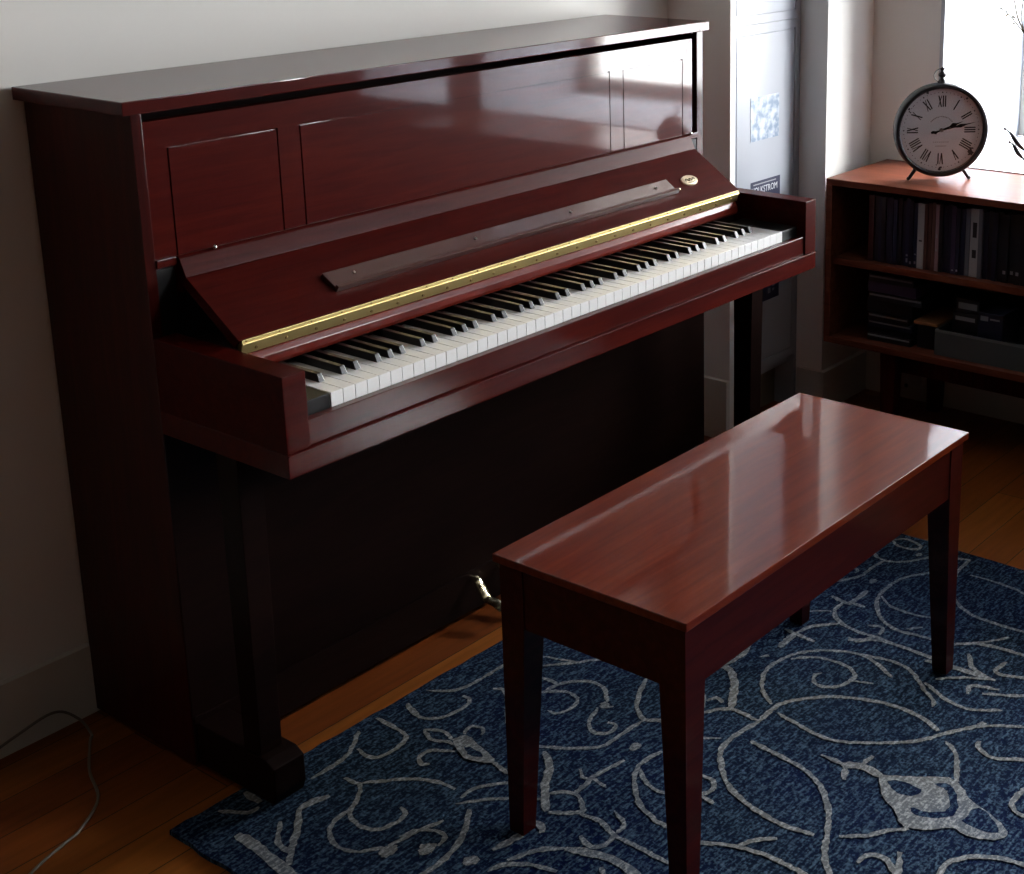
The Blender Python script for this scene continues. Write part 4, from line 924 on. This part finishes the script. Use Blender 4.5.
# ------------------------------------------------------------------ table clock
CR = 0.1165
clk = thing('table_clock', 'round black metal clock with roman numerals on the teak bookcase', 'clock', (2.055, -0.279, CT+0.0005), math.radians(-50))
zc = 0.1265   # centre height above the bookcase top
def cobj(name, b, mt, par=None, smooth=True):
    """mesh drawn in the clock's own frame: x to the right of the dial, -y towards the viewer"""
    return obj(name, b, mt, par or clk, smooth, local=True)
b = new_bm()
lathe(b, [(0.0001, 0.020), (CR-0.006, 0.020), (CR-0.001, 0.016), (CR, 0.010), (CR, -0.018), (CR-0.003, -0.022), (CR-0.009, -0.0225), (CR-0.012, -0.019), (CR-0.012, -0.008), (0.0001, -0.008)], (0, 0, zc), 72, 'y')
cobj('clock_case', b, M['clock_black'])
b = new_bm(); lathe(b, [(0.0001, -0.0085), (CR-0.0125, -0.0085), (CR-0.0125, -0.0095), (0.0001, -0.0095)], (0, 0, zc), 64, 'y')
dial = cobj('dial', b, M['clock_face'])
# roman numerals, radial
def stroke(bm, ang, r0, r1, x0, x1, w):
    """stroke from (x0,r0) to (x1,r1) in the numeral's own frame, feet to the centre"""
    a = math.radians(ang)
    def P(x, r, yy): return (x*math.cos(a)+r*math.sin(a), yy, zc - x*math.sin(a)+r*math.cos(a))
    hexa(bm, [P(x0-w, r0, -0.0096), P(x0+w, r0, -0.0096), P(x1+w, r1, -0.0096), P(x1-w, r1, -0.0096),
              P(x0-w, r0, -0.0100), P(x0+w, r0, -0.0100), P(x1+w, r1, -0.0100), P(x1-w, r1, -0.0100)])
NUM = {1: 'I', 2: 'II', 3: 'III', 4: 'IIII', 5: 'V', 6: 'VI', 7: 'VII', 8: 'VIII', 9: 'IX', 10: 'X', 11: 'XI', 12: 'XII'}
for n_, s in NUM.items():
    wd = {'I': 0.0055, 'V': 0.0105, 'X': 0.0105}
    tot = sum(wd[c] for c in s); x = -tot/2
    b = new_bm(); r0, r1 = 0.058, 0.086
    for c in s:
        cx = x+wd[c]/2
        if c == 'I': stroke(b, n_*30, r0, r1, cx, cx, 0.0015)
        elif c == 'V': stroke(b, n_*30, r0, r1, cx, cx-0.0035, 0.0016); stroke(b, n_*30, r0, r1, cx, cx+0.0035, 0.0009)
        else: stroke(b, n_*30, r0, r1, cx+0.0036, cx-0.0036, 0.0016); stroke(b, n_*30, r0, r1, cx-0.0036, cx+0.0036, 0.0009)
        x += wd[c]
    cobj('numeral', b, M['ink'], dial, False)
b = new_bm()
for k in range(60):
    a = 2*PI*k/60; rr_ = 0.094; s_ = 0.0011 if k % 5 else 0.0020
    cyl(b, (rr_*math.sin(a), -0.0096, zc+rr_*math.cos(a)), (rr_*math.sin(a), -0.0100, zc+rr_*math.cos(a)), s_, s_, 6)
cobj('minute_track', b, M['ink'], dial, False)
# faded ring of script in the middle and the worn blotches on the rim
b = new_bm(); q = random.Random(5)
for k in range(15):
    a = math.radians(-50+k*100/14); r_ = 0.034
    c = (r_*math.sin(a), zc+r_*math.cos(a)+0.0); box(b, c[0]-0.0012, c[0]+0.0012, -0.0099, -0.0096, c[1]-0.0008-0.0014*q.random(), c[1]+0.0010)
for rowz, wd_ in ((-0.030, 0.018), (-0.040, 0.012)):
    for k in range(8):
        xx = -wd_+2*wd_*k/7
        box(b, xx-0.001, xx+0.001, -0.0099, -0.0096, zc+rowz-0.0011, zc+rowz+0.0009)
cobj('faded_script', b, M['ink_faint'], dial, False)
b = new_bm()
for ang, r_, s_ in ((127, 0.096, 0.009), (122, 0.090, 0.005), (181, 0.099, 0.0045), (178, 0.094, 0.003), (338, 0.100, 0.004), (303, 0.098, 0.003), (300, 0.090, 0.002), (310, 0.094, 0.0016), (186, 0.088, 0.002), (38, 0.099, 0.003)):
    a = math.radians(ang); c = (r_*math.sin(a), -0.0097, zc+r_*math.cos(a))
    bb = bmesh.new(); vs = []
    for k in range(11):
        t = 2*PI*k/11; rad = s_*q.uniform(0.55, 1.15)
        vs.append(bb.verts.new((c[0]+rad*math.cos(t), -0.0099, c[2]+rad*math.sin(t))))
    bb.faces.new(vs); merge(b, bb)
cobj('worn_blotches', b, mat('dark_wear', (0.06, 0.06, 0.065, 1), 0.8), dial, False)
# hands
def hand(ang, length, tail, yy, w, spade):
    a = math.radians(ang); b = new_bm()
    def P(x, r, y_): return (x*math.cos(a)+r*math.sin(a), y_, zc - x*math.sin(a)+r*math.cos(a))
    prof = [(-w*0.8, -tail), (-w*1.6, -tail*0.8), (-w*0.6, -tail*0.55), (-w*0.6, 0), (-w*0.55, length*0.38), (-w*spade, length*0.55), (-w*0.6, length*0.72), (0, length),
            (w*0.6, length*0.72), (w*spade, length*0.55), (w*0.55, length*0.38), (w*0.6, 0), (w*0.6, -tail*0.55), (w*1.6, -tail*0.8), (w*0.8, -tail)]
    bb = bmesh.new(); A = [bb.verts.new(P(x, r, yy)) for x, r in prof]; B = [bb.verts.new(P(x, r, yy-0.0008)) for x, r in prof]
    bb.faces.new(A); bb.faces.new(B[::-1]); n = len(prof)
    for i in range(n): bb.faces.new((A[i], B[i], B[(i+1) % n], A[(i+1) % n]))
    bmesh.ops.recalc_face_normals(bb, faces=bb.faces); merge(b, bb); return b
cobj('hour_hand', hand(68, 0.058, 0.020, -0.0120, 0.0028, 2.3), M['clock_black'])
cobj('minute_hand', hand(77, 0.088, 0.027, -0.0135, 0.0024, 1.9), M['clock_black'])
b = new_bm(); cyl(b, (0, -0.0105, zc), (0, -0.0160, zc), 0.0050, 0.0045, 16); cobj('hub', b, M['ink_faint'])
b = new_bm(); lathe(b, [(0.0001, -0.0182), (CR-0.0123, -0.0182), (CR-0.0123, -0.0190), (0.0001, -0.0190)], (0, 0, zc), 48, 'y')
cobj('clock_glass', b, M['clock_glass'])
# finial, bow and feet
b = new_bm()
lathe(b, [(0.0001, -0.004), (0.013, -0.004), (0.010, 0.004), (0.0065, 0.009), (0.0045, 0.012), (0.0100, 0.017), (0.0102, 0.022), (0.005, 0.026), (0.0035, 0.029), (0.0055, 0.033), (0.0055, 0.036), (0.0001, 0.040)], (0, 0, zc+CR), 20)
cobj('finial', b, M['clock_black'])
b = new_bm(); a0 = math.radians(150)
tube(b, [(0.0205*math.sin(t), 0.0, zc+CR+0.018+0.0175*math.cos(t)) for t in [(-a0+2*a0*k/14) for k in range(15)]], 0.0013, 8, 3)
cobj('bow_ring', b, M['clock_black'])
for s in (-1, 1):
    b = new_bm(); cyl(b, (s*0.058, 0.0, 0.030), (s*0.0765, -0.002, 0.002), 0.0050, 0.0042, 12); ball(b, (s*0.077, -0.002, 0.0042), 0.0048); 
    cobj('foot', b, M['clock_black'])
b = new_bm(); cyl(b, (0, 0.018, 0.045), (0, 0.055, 0.003), 0.003, 0.003, 10); cobj('rear_strut', b, M['clock_black'])

# ------------------------------------------------------------------ dried branches in a vase at the right edge
vx, vy = 2.10, -0.585
vase = thing('vase', 'ceramic vase of dried branches at the right end of the bookcase', 'vase', (vx, vy, CT+0.0005))
b = new_bm(); lathe(b, [(0.0001, 0.0), (0.034, 0.0), (0.045, 0.012), (0.048, 0.030), (0.040, 0.050), (0.027, 0.062), (0.029, 0.070), (0.025, 0.070), (0.022, 0.062), (0.035, 0.050), (0.043, 0.030), (0.038, 0.012), (0.0001, 0.006)], (vx, vy, CT+0.0005), 32)
obj('vase_body', b, mat('stone_glaze', (0.22, 0.21, 0.20, 1), 0.4), vase, True)
twig = thing('dried_branch', 'thin dried branch with pale buds reaching into the top right corner', 'branch', (vx, vy, CT+0.02))
M['twig'] = mat('dry_green_brown_stem', (0.10, 0.085, 0.045, 1), 0.7)
M['bud'] = mat('pale_dry_bud', (0.42, 0.40, 0.32, 1), 0.8)
M['pod'] = mat('dark_seed_pod', (0.012, 0.011, 0.012, 1), 0.5)
b = new_bm()
tube(b, [(vx+0.010, vy, CT+0.03), (vx+0.010, vy+0.008, CT+0.10), (vx+0.006, vy+0.06, 0.98), (vx, vy+0.105, 1.03), (vx, vy+0.135, 1.075), (vx, vy+0.150, 1.13)], 0.0022, 7, 6)
tube(b, [(vx, vy+0.105, 1.03), (vx, vy+0.13, 1.055), (vx, vy+0.160, 1.085), (vx, vy+0.190, 1.105)], 0.0016, 6, 5)
tube(b, [(vx, vy+0.12, 1.05), (vx, vy+0.128, 1.08), (vx, vy+0.125, 1.12)], 0.0014, 6, 5)
tube(b, [(vx, vy+0.145, 1.073), (vx, vy+0.150, 1.09), (vx, vy+0.168, 1.112)], 0.0012, 6, 5)
obj('stem', b, M['twig'], twig, True)
b = new_bm(); q = random.Random(9)
for k in range(16):
    t = q.random(); ball(b, (vx+q.uniform(-0.006, 0.006), vy+0.14+0.055*t+q.uniform(-0.006, 0.006), 1.07+0.045*t+q.uniform(-0.008, 0.010)), 0.0026, (1, 1.2, 1), 8)
obj('buds', b, M['bud'], twig, True)
pod = thing('seed_pod_stem', 'dark drooping stem with two pointed seed pods right of the clock', 'branch', (vx, vy, CT+0.02))
b = new_bm()
tube(b, [(vx-0.010, vy+0.004, CT+0.03), (vx-0.010, vy+0.014, CT+0.085), (vx-0.004, vy+0.06, 0.790), (vx, vy+0.10, 0.762), (vx, vy+0.118, 0.770)], 0.0014, 7, 6)
tube(b, [(vx-0.010, vy-0.006, CT+0.03), (vx-0.010, vy+0.009, CT+0.083), (vx-0.004, vy+0.06, 0.762), (vx, vy+0.105, 0.735)], 0.0014, 7, 6)
obj('stem', b, M['pod'], pod, True)
for pts in ([(vx, vy+0.098, 0.757), (vx, vy+0.120, 0.775), (vx, vy+0.138, 0.797), (vx, vy+0.157, 0.809)], [(vx, vy+0.100, 0.737), (vx, vy+0.118, 0.752), (vx, vy+0.130, 0.770), (vx, vy+0.143, 0.777)]):
    b = new_bm(); tube(b, pts, 0.0048, 10, 6, rfn=lambda t: 0.35+math.sin(PI*min(1, t*1.25))*0.9 if t < 0.8 else (0.35 if t < 0.93 else 0.75))
    obj('seed_pod', b, M['pod'], pod, True)

# ------------------------------------------------------------------ cord on the floor by the left wall
b = new_bm()
tube(b, [(-0.40, 0.262, 0.006), (-0.27, 0.266, 0.012), (-0.16, 0.262, 0.040), (-0.09, 0.258, 0.052), (-0.058, 0.240, 0.030), (-0.050, 0.220, 0.004), (-0.062, 0.205, 0.0035), (-0.110, 0.13, 0.003), (-0.145, 0.05, 0.003), (-0.205, 0.002, 0.003), (-0.240, -0.01, 0.003), (-0.300, -0.03, 0.003), (-0.42, -0.09, 0.003)], 0.0024, 8, 8)
o = obj('power_cord', b, M['cord_white'], origin=(-0.2, 0.1, 0.003), smooth=True)
tag(o, 'thin cord looping on the wooden floor left of the piano', 'cord')
